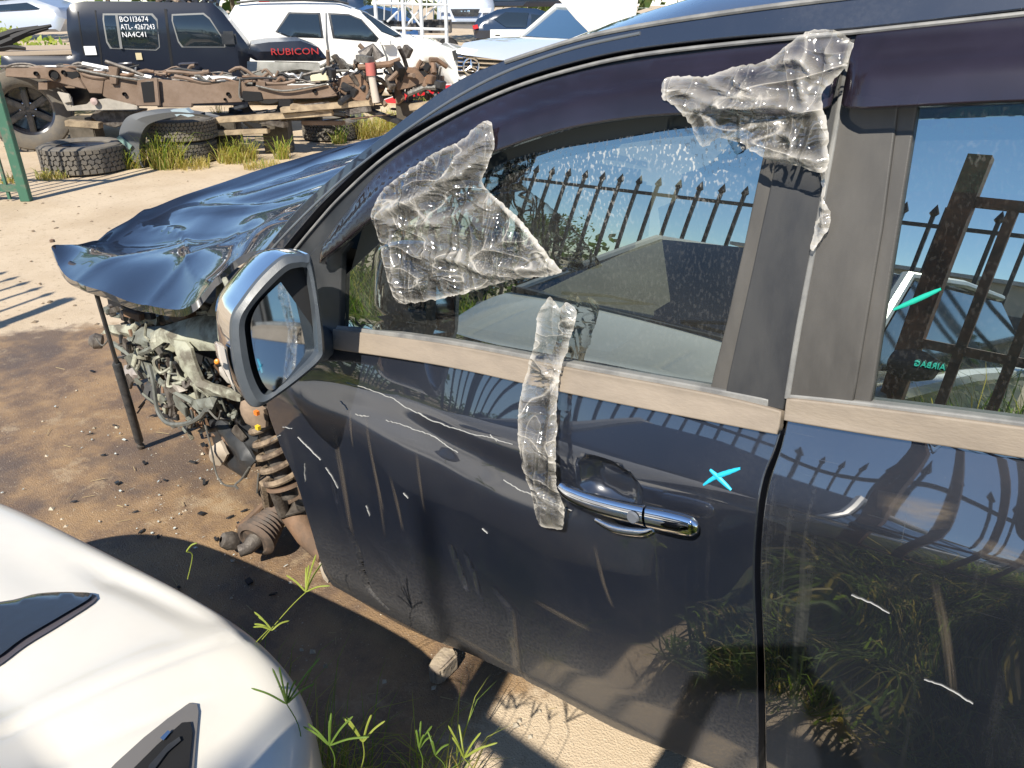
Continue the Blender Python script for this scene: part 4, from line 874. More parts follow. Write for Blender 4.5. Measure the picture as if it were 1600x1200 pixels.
# ------------------------------------------------------------------ white car, lower left corner of the picture
from mathutils.bvhtree import BVHTree
white = P_('white_car_paint', (.80, .755, .66), .32, coat=.45, coatr=.03, var=.5, vscale=4, vcol=(.72, .68, .59), detail=8)
wlamp = P_('smoked_lamp', (.03, .035, .04), .12, coat=1, bump=.2, bscale=30)
wc = thing('white_car', 'white car parked nose in beside the black door, seen from above its bumper corner', 'car', (-1.75, -1.2, 0))
WF = Vector((-.13, .9915, 0)).normalized(); WR = Vector((WF.y, -WF.x, 0)); WO = WR*(-1.455)+WF*.245+Vector((0, 0, -.03))   # nose axis origin (0.5 m behind nose tip)
Wd, Dd = .83, .50
def wpt(phi, ins, z):
    s_, c_ = math.sin(phi), math.cos(phi)
    lat = (Wd-ins*.62)*math.copysign(abs(s_)**.50, s_); fw = (Dd-ins*1.0)*abs(c_)**.72
    if abs(phi) > math.pi/2: fw = 0
    return WO+WR*lat+WF*fw+Vector((0, 0, z))
prof = [(.14, .10), (.20, .04), (.28, .01), (.38, .0), (.47, .0), (.54, .004), (.578, .014), (.600, .034), (.612, .062), (.620, .10), (.630, .15), (.645, .22), (.660, .30), (.675, .40)]
prof = [tuple(p) for p in cr(prof, 3)]
phis = [(-1+2*i/160)*math.pi/2 for i in range(161)]
V = []; F = []
for z, ins in prof:
    z2 = z
    row = [wpt(-math.pi/2, ins, z2)-WF*3.6]+[wpt(p, ins, z2) for p in phis]+[wpt(math.pi/2, ins, z2)-WF*3.6]
    V += row
m_ = len(phis)+2
for i in range(len(prof)-1):
    for j in range(m_-1): F.append((i*m_+j, i*m_+j+1, (i+1)*m_+j+1, (i+1)*m_+j))
# bonnet cap: rings shrinking to a line at the windscreen base
base = (len(prof)-1)*m_; last = V[base+1:base+m_-1]; K = 44
tgt = [WO-WF*.75+WR*(q*.76)+Vector((0, 0, .99+.03*(1-q*q))) for q in [-1+2*i/160 for i in range(161)]]
prev = [base+1+i for i in range(161)]
for k in range(1, K+1):
    t = k/K; b = len(V)
    for a, g_ in zip(last, tgt):
        p = a.lerp(g_, t); p.z = a.z+(g_.z-a.z)*math.sin(t*math.pi/2)**1.1
        lx = (p-WO).dot(WR); p.z += (.012*math.exp(-((abs(lx)-.52)/.05)**2)-.010*math.exp(-((abs(lx)-.40)/.014)**2)+.008*math.exp(-((abs(lx)-.22)/.06)**2))*math.sin(math.pi*min(1, t*1.3+.12))
        V.append(p)
    for j in range(160): F.append((prev[j], prev[j+1], b+j+1, b+j))
    prev = [b+i for i in range(161)]
A_ = np.array([(v.x, v.y) for v in V]); 
for C, wd, am in (([(352, 972), (200, 1058), (0, 1178), (-100, 1240)], .011, -.006), ([(352, 972), (200, 1058), (0, 1178), (-100, 1240)], .06, .014), ([(305, 1078), (180, 1150), (60, 1222)], .012, -.004), ([(40, 888), (120, 866), (200, 886), (310, 938)], .030, -.013), ([(240, 1000), (120, 1080), (0, 1160)], .02, .003)):
    dl, tt = seg_dist(A_[:, 0], A_[:, 1], [tuple(PZ(u_, v_, .63).xy) for u_, v_ in cr(C, 3)]); k_ = am*np.exp(-(dl/wd)**2)*np.clip(np.sin(np.pi*np.clip(tt*.9+.06, 0, 1)), 0, 1)**.4
    for v_, q_ in zip(V, k_):
        if v_.z > .57: v_.z += float(q_)
wb = MB().add(V, F).build('front_body', white, wc, auto=False)
bv = BVHTree.FromPolygons(V, F)
def cast(u, v, off, tree):
    d = ray(u, v).normalized(); h, nrm, i, ds = tree.ray_cast(CAM, d)
    if h is None: return None
    if nrm.dot(d) > 0: nrm = -nrm
    return h+nrm*off
def patch(name, poly, off, mat, parent, tree=bv, res=9, th=.012, label=None):
    V2, F = fill2d(poly, res); P = [cast(u, v, off, tree) for u, v in V2]
    ok = [p is not None for p in P]; F = [f for f in F if all(ok[i] for i in f)]
    P = [p if p is not None else Vector((0, 0, 0)) for p in P]
    used = sorted({i for f in F for i in f}); mp = {k: i for i, k in enumerate(used)}; Q = [P[k] for k in used]; F = [tuple(mp[i] for i in f) for f in F]; n = len(Q)
    if not n: return None
    D = [q+(q-CAM).normalized()*th for q in Q]; ec = {(f[i], f[(i+1) % len(f)]) for f in F for i in range(len(f))}
    F2 = F+[tuple(k+n for k in f[::-1]) for f in F]+[(b, a, a+n, b+n) for a, b in ec if (b, a) not in ec]
    return MB().add(Q+D, F2).build(name, mat, parent, label=label)
def crp(P, n=5): return [tuple(p) for p in cr(P, n, True)]
patch('lamp_rim', crp([(152, 938), (120, 928), (60, 930), (20, 940), (-60, 955), (-130, 1000), (-60, 1062), (-10, 1048), (40, 1012), (100, 975)], 4), .004, P_('dark_rim', (.10, .09, .10), .4), wc)
patch('headlamp', crp([(144, 938), (118, 932), (60, 935), (20, 946), (-60, 962), (-120, 1000), (-60, 1050), (-10, 1038), (34, 1006), (94, 970)], 4), .010, wlamp, wc)
patch('grille_surround', [(140, 1240), (180, 1196), (225, 1155), (262, 1126), (296, 1101), (308, 1103), (310, 1115), (306, 1160), (300, 1240)], .004, P_('surround_grey', (.17, .16, .15), .45), wc)
patch('grille_opening', [(190, 1240), (205, 1210), (245, 1170), (284, 1135), (297, 1134), (300, 1150), (295, 1200), (290, 1240)], .008, voidm, wc)
patch('grille_bar', [(225, 1240), (232, 1205), (262, 1172), (280, 1160), (282, 1166), (260, 1185), (240, 1212), (236, 1240)], .012, satin, wc)
patch('emblem', [(250, 1162), (262, 1150), (266, 1153), (255, 1166)], .012, chrome, wc, th=.004)
# cabin
def wq(f, l, z): return WO+WF*f+WR*l+Vector((0, 0, z))
gl2 = P_('white_car_glass', (.012, .016, .018), .04, coat=1)
MB().add([wq(-.78, -.80, 1.0), wq(-.78, .80, 1.0), wq(-.70, 0, 1.03), wq(-1.55, -.62, 1.52), wq(-1.55, .62, 1.52), wq(-1.50, 0, 1.55)], [(0, 2, 5, 3), (2, 1, 4, 5)]).build('windscreen', gl2, wc)
MB().add([wq(-1.55, -.62, 1.52), wq(-1.55, .62, 1.52), wq(-3.2, .60, 1.55), wq(-3.2, -.60, 1.55), wq(-2.2, 0, 1.62)], [(0, 1, 4), (1, 2, 4), (2, 3, 4), (3, 0, 4)]).build('roof', white, wc, auto=False)
for s_ in (-1, 1):
    MB().add([wq(-.9, s_*.82, 1.0), wq(-1.6, s_*.66, 1.50), wq(-3.2, s_*.64, 1.52), wq(-3.6, s_*.84, 1.0)], [(0, 1, 2, 3)]).build('side_window', gl2, wc)
    MB().tube([wq(-.78, s_*.82, .99), wq(-1.55, s_*.64, 1.52), wq(-2.4, s_*.62, 1.575), wq(-3.2, s_*.62, 1.56)], .03, 8).build('pillar', white, wc)
    MB().tube([wq(-.6, s_*.86, .83), wq(-2, s_*.87, .95), wq(-3.5, s_*.86, .97)], .06, 8).build('side_shoulder', white, wc)
    P = [(.86, -.55), (.97, -.6), (1.0, -.68), (.86, -.66)]
    MB().lathe([(0, .10), (.05, .085), (.075, .04), (.08, 0), (.06, -.05), (0, -.07)], wq(-.95, s_*.94, 1.07), WR*s_, 18).build('side_mirror', satin, wc)
MB().add([wq(-3.6, -.84, 1.0), wq(-3.6, .84, 1.0), wq(-3.2, .6, 1.54), wq(-3.2, -.6, 1.54)], [(0, 1, 2, 3)]).build('rear_window', gl2, wc)
MB().box(wq(-2.2, 0, .62), (1.5, .82, .35), X=WF, Y=WR).build('cabin_body', white, wc, bevel=.05)
for l0, l1 in ((-.5, .28), (.15, .75)):
    a = wq(-.745, l0, 1.045); b = wq(-.86, l1, 1.09)
    MB().tube([a, a.lerp(b, .3)+Vector((0, 0, .03)), b+Vector((0, 0, .01))], [.012, .01, .006], 6).build('wiper', satin, wc)
MB().box(wq(-.70, 0, 1.005), (.05, .74, .018), X=WF, Y=WR).build('cowl', satin, wc)
for f, l in ((-.15, -.80), (-.15, .80), (-2.9, -.80), (-2.9, .80)):
    wh = MB().lathe([(.2, -.11), (.3, -.11), (.34, -.07), (.34, .07), (.3, .11), (.2, .11)], wq(f, l, .34), WR, 28).build('wheel', rubber, wc)
# ------------------------------------------------------------------ grass
def blades(mb, c, n, h, spread, lean=.5, wd=.004, rr=rnd):
    for _ in range(n):
        a = rr.uniform(0, 6.283); r = spread*math.sqrt(rr.random()); b = Vector((c[0]+math.cos(a)*r, c[1]+math.sin(a)*r, c[2] if len(c) > 2 else 0))
        hh = h*rr.uniform(.45, 1.1); la = rr.uniform(0, 6.283); ln = lean*rr.uniform(.2, 1.2); d = Vector((math.cos(la), math.sin(la), 0)); s_ = Vector((-d.y, d.x, 0)); s_ = (s_*rr.uniform(.4, 1)+d*rr.uniform(-.5, .5)).normalized()
        P = [b, b+Vector((0, 0, hh*.45))+d*hh*ln*.2, b+Vector((0, 0, hh*.8))+d*hh*ln*.55, b+Vector((0, 0, hh*(1-.25*ln)))+d*hh*ln]
        ww = [wd, wd*.9, wd*.6, 0]; V = []
        for p, w_ in zip(P, ww): V += [p-s_*w_, p+s_*w_]
        mb.add(V, [(0, 1, 3, 2), (2, 3, 5, 4), (4, 5, 7, 6)])
def leafm(name, c, c2):
    m = P_(name, c, .55, var=1, vscale=3.5, vcol=c2, coord='Object'); t = m.node_tree
    b = t.nodes['Principled BSDF']; out = t.nodes['Material Output']; tl = nn(t, 'ShaderNodeBsdfTranslucent'); tl.inputs[0].default_value = (c[0]*1.5, c[1]*1.5, c[2]*.8, 1)
    mx = nn(t, 'ShaderNodeMixShader'); mx.inputs[0].default_value = .45; t.links.new(b.outputs[0], mx.inputs[1]); t.links.new(tl.outputs[0], mx.inputs[2]); t.links.new(mx.outputs[0], out.inputs[0]); return m
green = leafm('fresh_grass', (.20, .30, .05), (.10, .17, .03)); straw = leafm('dry_grass', (.50, .41, .17), (.34, .30, .10)); lime = leafm('yellow_green_grass', (.40, .44, .09), (.24, .30, .05)); deep = leafm('dark_grass', (.06, .11, .02), (.14, .14, .04))
def tuft(c, n, h, sp, mats, label, group='weeds in the yard', lean=.6, wd=.004, name='grass_tuft', cat='weeds'):
    o = thing(name, label, cat, (c[0], c[1], 0), group)
    for m, k in mats:
        mb = MB(); blades(mb, c, int(n*k), h*(1 if m is not straw else .7), sp, lean, wd); mb.build('blades', m, o, auto=False)['kind'] = 'stuff'
    return o
# by the camera: finger grass with forked heads
def finger(base, top, heads, mat, name, label, hl=.07, r=.0009):
    o = thing(name, label, 'weed', (base.x, base.y, 0), 'finger grass beside the white car')
    mid = base.lerp(top, .55)+Vector((.01, .01, .02))
    MB().tube([Vector(p) for p in cr([base, mid, top], 5)], [r]*11, 5).build('stem', mat, o)
    heads = heads+2 if heads > 1 else heads
    for k in range(heads):
        a = rnd.uniform(-1.1, 1.1); d = (RT*math.sin(a)+UP*math.cos(a)*rnd.uniform(.6, 1)+FWD*rnd.uniform(-.3, .3)).normalized(); L = hl*rnd.uniform(.7, 1.2)
        P = [top, top+d*L*.5+Vector((0, 0, .002)), top+d*L+Vector((0, 0, -.006))]
        MB().tube([Vector(p) for p in cr(P, 4)], [r*.8]+[r*1.9]*7+[r*.6], 5).build('seed_head', mat, o)
def D3(u, v, d): return CAM+ray(u, v)*d
fg = [((400, 1010), (478, 925), 1.45, 4, lime, 'finger grass fork lying over the shadow edge left of the door corner', .07), ((396, 1010), (405, 960), 1.42, 0, green, None, 0),
      ((392, 1012), (425, 985), 1.42, 3, lime, 'short bright finger grass right beside the white bumper curve', .05), ((470, 1230), (448, 1100), 1.25, 5, green, 'dark green finger grass standing at the right edge of the white bumper', .075),
      ((505, 1260), (515, 1165), 1.15, 4, green, 'finger grass at the bottom edge nearest the white bumper', .06), ((293, 905), (291, 862), 1.5, 1, lime, 'single bright grass spike above the white bumper', .03),
      ((540, 1260), (567, 1160), 1.2, 2, lime, 'thin arching grass blade at the bottom edge of the picture', .05), ((735, 1275), (725, 1185), 1.25, 4, lime, 'bright finger grass at the bottom beside the pale sand', .06),
      ((640, 1260), (655, 1170), 1.3, 3, green, 'finger grass at the bottom over the long shadow', .04), ((688, 1260), (680, 1180), 1.25, 2, green, 'small stiff grass stalk beside the pale sand', .04)]
for b, t_, d, hh, m, lb, hl in fg:
    if lb: finger(D3(*b, d+.05), D3(*t_, d), hh, m, 'finger_grass', lb, hl)
for i, (u, v, d, n, h) in enumerate([(480, 1230, 1.5, 26, .30), (560, 1235, 1.5, 20, .2), (690, 1240, 1.55, 22, .2), (430, 1130, 1.62, 16, .22), (640, 1245, 1.5, 16, .16), (520, 1260, 1.45, 28, .28)]):
    p = PZ(u, v); tuft((p.x, p.y, 0), n, h, .06, [(green, 1.0), (lime, .6), (straw, .8)], ['thin green blades low beside the white bumper', 'sparse blades in the shade at the bottom edge', 'thin blades at the edge of the pale sand', 'blades growing against the side of the white bumper', 'few short blades between the two dark shadows', 'green blades at the bottom left of the sand'][i], 'thin grass by the camera', wd=.0016, lean=1.1)
# around and behind the camera: long grass that the doors mirror
mb = MB(); mb2 = MB(); mb3 = MB()
def free(x, y):
    q = Vector((x, y, 0))-WO
    if -3.9 < q.dot(WF) < .50 and abs(q.dot(WR)) < 1.0: return False
    if math.hypot(x-.36, y+.55) < .24: return False
    return True
for (x0, x1, y0, y1, n, h) in ((-.40, 2.6, -.6, .60, 2600, .20), (-.75, -.35, .25, .66, 500, .16), (-.40, 3.0, -1.9, -.3, 2600, .42), (-.6, 3.4, -3.8, -1.5, 3800, .6), (-.33, 2.0, -1.85, -1.12, 900, 1.15), (-8, -2.9, -4.2, .0, 2200, .55), (-3, 4, -4.2, -2.9, 1800, .7)):
    for _ in range(n):
        x = rnd.uniform(x0, x1); y = rnd.uniform(y0, y1)
        if not free(x, y): continue
        blades(rnd.choice((mb, mb2, mb2, mb3)), (x, y, 0), 3, h, .06, .8, .004)
for m, k, l in ((mb, deep, 'dark green'), (mb2, green, 'fresh green'), (mb3, straw, 'dry straw coloured')):
    o = m.build('grass', k, None, auto=False); tag(o, l+' long grass on the verge behind the photographer', kind='stuff')
# ------------------------------------------------------------------ fence, gate and yard behind the camera
iron = P_('black_iron', (.02, .02, .022), .45)
fn = thing('picket_fence', 'black spear topped metal fence along the verge, mirrored in the front window', 'fence', (-2, -3.9, 0))
x = -9.0; k = 0
while x < 3.4:
    if k % 20 == 0: MB().box((x, -3.9, 1.2), (.04, .04, 1.2)).build('fence_post', iron, fn, smooth=False)
    m_k = MB(); m_k.box((x+.1, -3.9, 1.2), (.014, .014, 1.10)); m_k.lathe([(0, .13), (.025, .06), (.034, .03), (.016, 0)], (x+.1, -3.9, 2.30), Vector((0, 0, 1)), 8); m_k.build('picket', iron, fn, smooth=False)
    x += .20; k += 1
for z in (.25, 2.20): MB().box((-2.9, -3.9, z), (6.1, .018, .02)).build('rail', iron, fn, smooth=False)
gt = thing('rusty_gate', 'rusty brown steel gate frame standing behind the photographer, mirrored in the rear window', 'gate', (.2, -.8, 0))
rg = P_('gate_rust', (.22, .085, .04), .7, var=.8, vscale=12, vcol=(.05, .035, .03))
GA = Vector((-.44, -.80, 0)); GD = Vector((1, -.04, 0)).normalized()
MB().box(GA+Vector((0, 0, 1.02)), (.036, .036, 1.02), X=GD, Y=Vector((0, 1, 0))).build('gate_post', rg, gt, smooth=False)
for z in (.35, 1.15, 1.83): MB().box(GA+GD*1.3+Vector((0, 0, z)), (1.3, .022, .022), X=GD, Y=Vector((0, 1, 0))).build('rail', rg, gt, smooth=False)
for k in range(1, 17): MB().box(GA+GD*(.15*k)+Vector((0, 0, 1.08)), (.016, .016, .75), X=GD, Y=Vector((0, 1, 0))).build('bar', rg, gt, smooth=False)
po = thing('light_pole', 'tall thin galvanised light pole at the verge fence behind the photographer', 'pole', (.62, -5.05, 0))
MB().tube([(.62, -5.05, 0), (.62, -5.05, 6.0)], [.055, .040], 12).tube([(.62, -5.05, 6.0), (.62, -5.05, 6.7)], .022, 10).build('mast', P_('galvanised', (.35, .36, .37), .4, metal=.6), po)
# far side of the verge: hedge, sheds, cars in the next lot
def bush(name, c, r, hgt, n, m, label, cat='bush', group=None, ls=.05, trunk=0):
    o = thing(name, label, cat, (c[0], c[1], 0), group); mb = MB(); rr = random.Random(int(abs(c[0]*13+c[1]*7))+3)
    lobes = [(rr.uniform(-r, r)*.75, rr.uniform(-r, r)*.6, trunk+rr.uniform(.25, .85)*(hgt-trunk), rr.uniform(.28, .5)*r) for _ in range(12)]
    for _ in range(n):
        a = rr.choice(lobes); v = Vector((rr.gauss(0, 1), rr.gauss(0, 1), rr.gauss(0, 1))).normalized()*a[3]*rr.uniform(.55, 1.1)
        p = Vector((c[0]+a[0]+v.x, c[1]+a[1]+v.y, max(.03, a[2]+v.z))); q = Vector((rr.gauss(0, 1), rr.gauss(0, 1), rr.gauss(.3, 1))).normalized(); s_ = q.cross(Vector((rr.gauss(0, 1), rr.gauss(0, 1), .3))).normalized(); l_ = ls*rr.uniform(.6, 1.4)
        mb.add([p-s_*l_*.3, p+q*l_*.6, p+s_*l_*.3, p-q*l_*.6], [(0, 1, 2, 3)])
    mb.build('crown' if trunk else 'foliage', m, o, smooth=False)
    if trunk: MB().tube([(c[0], c[1], 0), (c[0]+.1, c[1], trunk*.6), (c[0]-.05, c[1], hgt*.6)], [.16, .12, .05], 8).build('trunk', P_('bark', (.13, .10, .07), .9, bump=.5, bscale=20), o)
    return o
for i, (x, y, r, h) in enumerate([(-7.5, -6.2, 1.6, 1.3), (-4.8, -6.4, 1.7, 1.1), (-9.8, -5.6, 1.6, 1.8), (1.5, -6.3, 1.6, 1.2)]):
    bush('hedge_bush', (x, y), r, h, 1500, deep, ['low dark bush behind the fence left of the white car', 'low broad bush behind the middle of the fence', 'tall dark bush at the far left of the fence', 'bush behind the right part of the fence'][i], 'bush', 'bushes behind the picket fence', ls=.12)
for i, (x, y, r, h) in enumerate([(-26, -34, 3, 4), (-14, -44, 4, 4), (7, -40, 4, 5), (16, -26, 4, 6)]):
    bush('tree', (x, y), r, h, 2200, deep, ['gum tree far behind to the left of the lot', 'gum tree far behind beyond the shed', 'gum tree far behind to the right of the shed', 'gum tree far behind at the right end'][i], 'tree', 'trees behind the photographer', ls=.2, trunk=1.6)
sh = thing('storage_shed', 'long low shed with cream wall and yellow band behind the fence', 'building', (2, -17, 0))
MB().box((2, -18, 1.3), (9, 2.2, 1.3)).build('wall', P_('cream_wall', (.45, .43, .38), .8), sh, smooth=False)
MB().box((2, -18, 2.65), (9.3, 2.5, .06)).build('roof', P_('roof_sheet', (.4, .42, .44), .4), sh, smooth=False)
MB().box((4, -15.78, 1.6), (2.4, .02, .25)).build('sign_band', P_('yellow_band', (.55, .48, .10), .6), sh, smooth=False)
for k in range(5): MB().box((-5+k*3.4, -15.79, .95), (.9, .03, .7)).build('door', P_('shed_door', (.05, .06, .08), .6), sh, smooth=False)
# ------------------------------------------------------------------ the photographer
def person():
    B = Vector((.38, -.56, 0)); f = fh; r = RT
    def q(a, b_, z): return B+r*a+f*b_+Vector((0, 0, z))
    o = thing('person', 'person in dark shirt and cap holding a phone up beside the black door', 'person', (B.x, B.y, 0))
    def skinned(name, pts, edges, mat, root=0, sub=1, parent=o):
        me = bpy.data.meshes.new(name); me.from_pydata([(p-WL[o.name])[:] for p, _ in pts], edges, [])
        ob = place(name, me, mat, parent); s = ob.modifiers.new('skin', 'SKIN'); me.skin_vertices or me.attributes
        if not me.skin_vertices: bpy.context.view_layer.objects.active = ob
        for i, (_, rd) in enumerate(pts): me.skin_vertices[0].data[i].radius = rd if isinstance(rd, tuple) else (rd, rd)
        me.skin_vertices[0].data[root].use_root = True
        sb_ = ob.modifiers.new('sub', 'SUBSURF'); sb_.levels = sub; sb_.render_levels = sub; return ob
    skin = P_('skin', (.50, .30, .21), .5); cloth = P_('navy_shirt', (.025, .03, .05), .9); trouser = P_('grey_trousers', (.05, .05, .055), .9)
    ph = CAM-FWD*.035
    hl = ph-RT*.085-FWD*.03-UP*.01; hr = ph+RT*.085-FWD*.03-UP*.01
    neck = q(0, .02, 1.50); head = q(0, .06, 1.68)
    P = [(q(0, 0, .98), (.16, .11)), (q(0, .0, 1.2), (.14, .11)), (q(0, .0, 1.38), (.17, .11)), (neck, .06), (q(0, .05, 1.60), (.08, .09)), (q(0, .055, 1.72), (.08, .10)), (q(0, .05, 1.80), (.06, .07)),
         (q(-.19, .0, 1.44), .065), (q(-.44, .12, 1.44), .055), (hl-(hl-q(-.44, .12, 1.44)).normalized()*.09, .030),
         (q(.19, .0, 1.44), .065), (q(.28, .10, 1.27), .05), (hr-(hr-q(.28, .10, 1.27)).normalized()*.09, .030),
         (q(-.10, 0, .88), .095), (q(-.11, .02, .50), .065), (q(-.12, -.01, .10), .045), (q(-.13, .12, .05), .04),
         (q(.10, 0, .88), .095), (q(.11, .02, .50), .065), (q(.12, -.01, .10), .045), (q(.13, .12, .05), .04), (hl, (.035, .02)), (hr, (.035, .02))]
    E = [(0, 1), (1, 2), (2, 3), (3, 4), (4, 5), (5, 6), (2, 7), (7, 8), (8, 9), (9, 21), (2, 10), (10, 11), (11, 12), (12, 22), (0, 13), (13, 14), (14, 15), (15, 16), (0, 17), (17, 18), (18, 19), (19, 20)]
    skinned('body', P, E, cloth, sub=2)
    MB().lathe([(0, .13), (.06, .12), (.10, .07), (.112, .0), (.108, -.02), (.0, -.02)], q(0, .05, 1.76), Vector((0, 0, 1)), 20).box(q(0, .17, 1.755), (.075, .06, .006), X=r, Y=f).build('cap', trouser, o)
    MB().lathe([(0, .12), (.04, .11), (.075, .05), (.082, -.01), (.07, -.07), (.04, -.115), (0, -.125)], q(0, .085, 1.70), Vector((0, 0, 1)), 18).tube([q(0, .16, 1.71), q(0, .185, 1.68), q(0, .165, 1.67)], [.008, .014, .01], 6).build('face', skin, o)
    for s_, h in ((-1, hl), (1, hr)):
        for k in range(4):
            b0_ = h+UP*(.03-.018*k); ln = (.07, .078, .072, .056)[k]
            skinned('finger', [(b0_, .0095), (b0_-RT*s_*ln*.4+FWD*.012, .009), (b0_-RT*s_*ln*.75+FWD*.014, .008), (b0_-RT*s_*ln+FWD*.006, .007)], [(0, 1), (1, 2), (2, 3)], skin)
        skinned('thumb', [(h+UP*.01-FWD*.012, .012), (h-RT*s_*.03+UP*.02-FWD*.028, .010), (h-RT*s_*.05+UP*.015-FWD*.018, .008)], [(0, 1), (1, 2)], skin)
    pb = MB(); pb.box(ph-FWD*.008, (.080, .038, .004), X=RT, Y=UP); t_ = pb.build('phone', P_('phone_black', (.01, .01, .012), .1), None, bevel=.002)
    tag(t_, 'black phone held sideways in both hands of the photographer', 'phone')
try: person()
except Exception as ex: print('PERSON', ex)
# ------------------------------------------------------------------ yard in the distance: pieces stand at their own distance
def BP(u, v, D, yaw=0.0):
    n = Matrix.Rotation(R(yaw), 3, 'Z') @ fh
    return PP(u, v, CAM+fh*D, n)
class VP:
    """upright plane through a pixel's place at distance D along the view, turned by yaw"""
    def __init__(s, u0, D, yaw=0):
        s.n = (Matrix.Rotation(R(yaw), 3, 'Z') @ fh).normalized(); s.a = (Matrix.Rotation(R(yaw), 3, 'Z') @ RT).normalized()
        d = FWD+RT*((u0-800)/FPX); k = D/(d.x*fh.x+d.y*fh.y); s.o = Vector((d.x*k, d.y*k, 0))
    def pq(s, u, v):
        p = PP(u, v, s.o, s.n); return ((p-s.o).dot(s.a), p.z)
    def at(s, p, q, dep=0.0): return s.o+s.a*p+Vector((0, 0, q))+s.n*dep
    def P(s, u, v, dep=0.0): return PP(u, v, s.o+s.n*dep, s.n)
def skin_panel(vp, name, poly, mat, parent, belt=1.0, tum=.25, off=0.0, back=None, rnd_=.07, res=.09, label=None, smooth=True):
    Q = [vp.pq(*p) for p in poly]; A0 = np.array(Q)
    V2, F = fill2d(Q, res); A = np.array(V2); d, _ = seg_dist(A[:, 0], A[:, 1], Q+[Q[0]])
    def dep(A, d): 
        e = np.clip(rnd_-d, 0, rnd_); return tum*np.clip(A[:, 1]-belt, 0, 9)+(rnd_-np.sqrt(np.maximum(rnd_**2-e**2, 0)))*.8-off
    y = dep(A, d); V = [vp.at(a, b, k) for (a, b), k in zip(V2, y)]
    ec = {(f[i], f[(i+1) % len(f)]) for f in F for i in range(len(f))}; bd = [(a, b) for a, b in ec if (b, a) not in ec]
    if back is None: back = .02; V += [vp.at(a, b, k+back) for (a, b), k in zip(V2, y)]
    else: V += [vp.at(a, b, max(back-k, k+.02)) for (a, b), k in zip(V2, y)]
    n = len(V2); F = [tuple(f) for f in F]; F2 = F+[tuple(k+n for k in f[::-1]) for f in F]+[(b, a, a+n, b+n) for a, b in bd]
    return MB().add(V, F2).build(name, mat, parent, label=label)
cwhite = P_('white_enamel', (.78, .77, .73), .3, coat=1, coatr=.04, var=.2, vscale=1.5, vcol=(.66, .65, .60)); cblack = P_('black_enamel', (.012, .015, .025), .3, coat=.35, coatr=.08)
cglass = P_('far_glass', (.015, .022, .028), .05, coat=1); frm = P_('window_rubber', (.22, .22, .21), .5); greyb = P_('grey_plastic', (.10, .105, .11), .5)
frame_m = P_('frame_steel', (.205, .145, .105), .8, var=.8, vscale=3, vcol=(.13, .085, .055), bump=.3, bscale=25)
def rails_text(txt, p, size, mat, parent, a, n, z=Vector((0, 0, 1)), name='lettering', sx=1.0, bold=0.0):
    cu = bpy.data.curves.new('t', 'FONT'); cu.body = txt; cu.size = size; cu.extrude = .002; cu.resolution_u = 2; cu.offset = bold; cu.space_line = .95
    ob = bpy.data.objects.new('t', cu); col.objects.link(ob); bpy.context.view_layer.update()
    me = bpy.data.meshes.new_from_object(ob.evaluated_get(bpy.context.evaluated_depsgraph_get())); bpy.data.objects.remove(ob); me.name = name
    M = Matrix((a*sx, z, -n)).transposed().to_4x4(); M.translation = p-WL[parent.name]; me.transform(M)
    return place(name, me, mat, parent)
rails_text('AIRBAG', PB(1477, 578, -.009), .0105, P_('teal_letter', (.02, .24, .18), .4), car, CS, Vector((0, 1, 0)), z=CH, name='sticker_lettering', sx=-1.0)
# black four door off-roader
jv = VP(250, 10.3, 17); cabj = thing('off_road_car', 'black square off road cab with chalk writing on its rear door glass', 'car', tuple(jv.at(0, 0)))
skin_panel(jv, 'cab_body', [(102, 16), (108, 6), (130, 2), (330, 4), (348, 20), (388, 72), (392, 84), (386, 122), (388, 165), (60, 168), (0, 120), (0, 88), (112, 88), (104, 50)], cblack, cabj, belt=1.35, tum=.16, back=1.6, rnd_=.05)
skin_panel(jv, 'bonnet', [(386, 88), (392, 70), (420, 66), (470, 64), (498, 74), (512, 92), (500, 96), (400, 95)], cblack, cabj, belt=9, back=1.35, off=.02, rnd_=.06)
skin_panel(jv, 'inner_guard', [(386, 96), (500, 99), (500, 112), (470, 108), (440, 112), (428, 122), (386, 122)], P_('pale_guard', (.36, .35, .31), .6, var=.6, vscale=8, vcol=(.2, .2, .17)), cabj, belt=9, off=.0, rnd_=.02)
skin_panel(jv, 'engine', [(430, 98), (500, 100), (500, 130), (430, 130)], P_('engine_alloy', (.42, .42, .38), .5, var=1, vscale=14, vcol=(.05, .05, .05)), cabj, belt=9, off=-.25, rnd_=.02)
for P in ([(160, 21), (238, 21), (246, 30), (250, 74), (244, 79), (172, 76), (166, 66), (160, 30)], [(268, 22), (318, 20), (328, 28), (350, 62), (352, 74), (284, 74), (278, 66), (268, 32)]):
    w_ = skin_panel(jv, 'window', P, frm, cabj, belt=1.35, tum=.16, off=.012, rnd_=.01)
    c_ = (sum(p[0] for p in P)/len(P), sum(p[1] for p in P)/len(P)); Q = [(c_[0]+(x-c_[0])*.94, c_[1]+(y-c_[1])*.90) for x, y in P]
    skin_panel(jv, 'pane', Q, cglass, w_, belt=1.35, tum=.16, off=.022, rnd_=.008)
skin_panel(jv, 'glass_divider', [(180, 23), (184, 23), (192, 76), (188, 76)], frm, cabj, belt=1.35, tum=.16, off=.03, rnd_=.003)
for P in ([(147, 16), (149, 16), (159, 84), (162, 118), (160, 118), (156, 84)], [(256, 14), (260, 14), (268, 80), (274, 120), (269, 120), (264, 80)], [(120, 18), (122, 18), (132, 84), (130, 84)]):
    skin_panel(jv, 'door_gap', P, P_('gap_black', (.004, .004, .005), .6), cabj, belt=1.35, tum=.16, off=.006, rnd_=.003, res=.05)
for c_ in ((272, 112, 100), (226, 106, 100)): pass
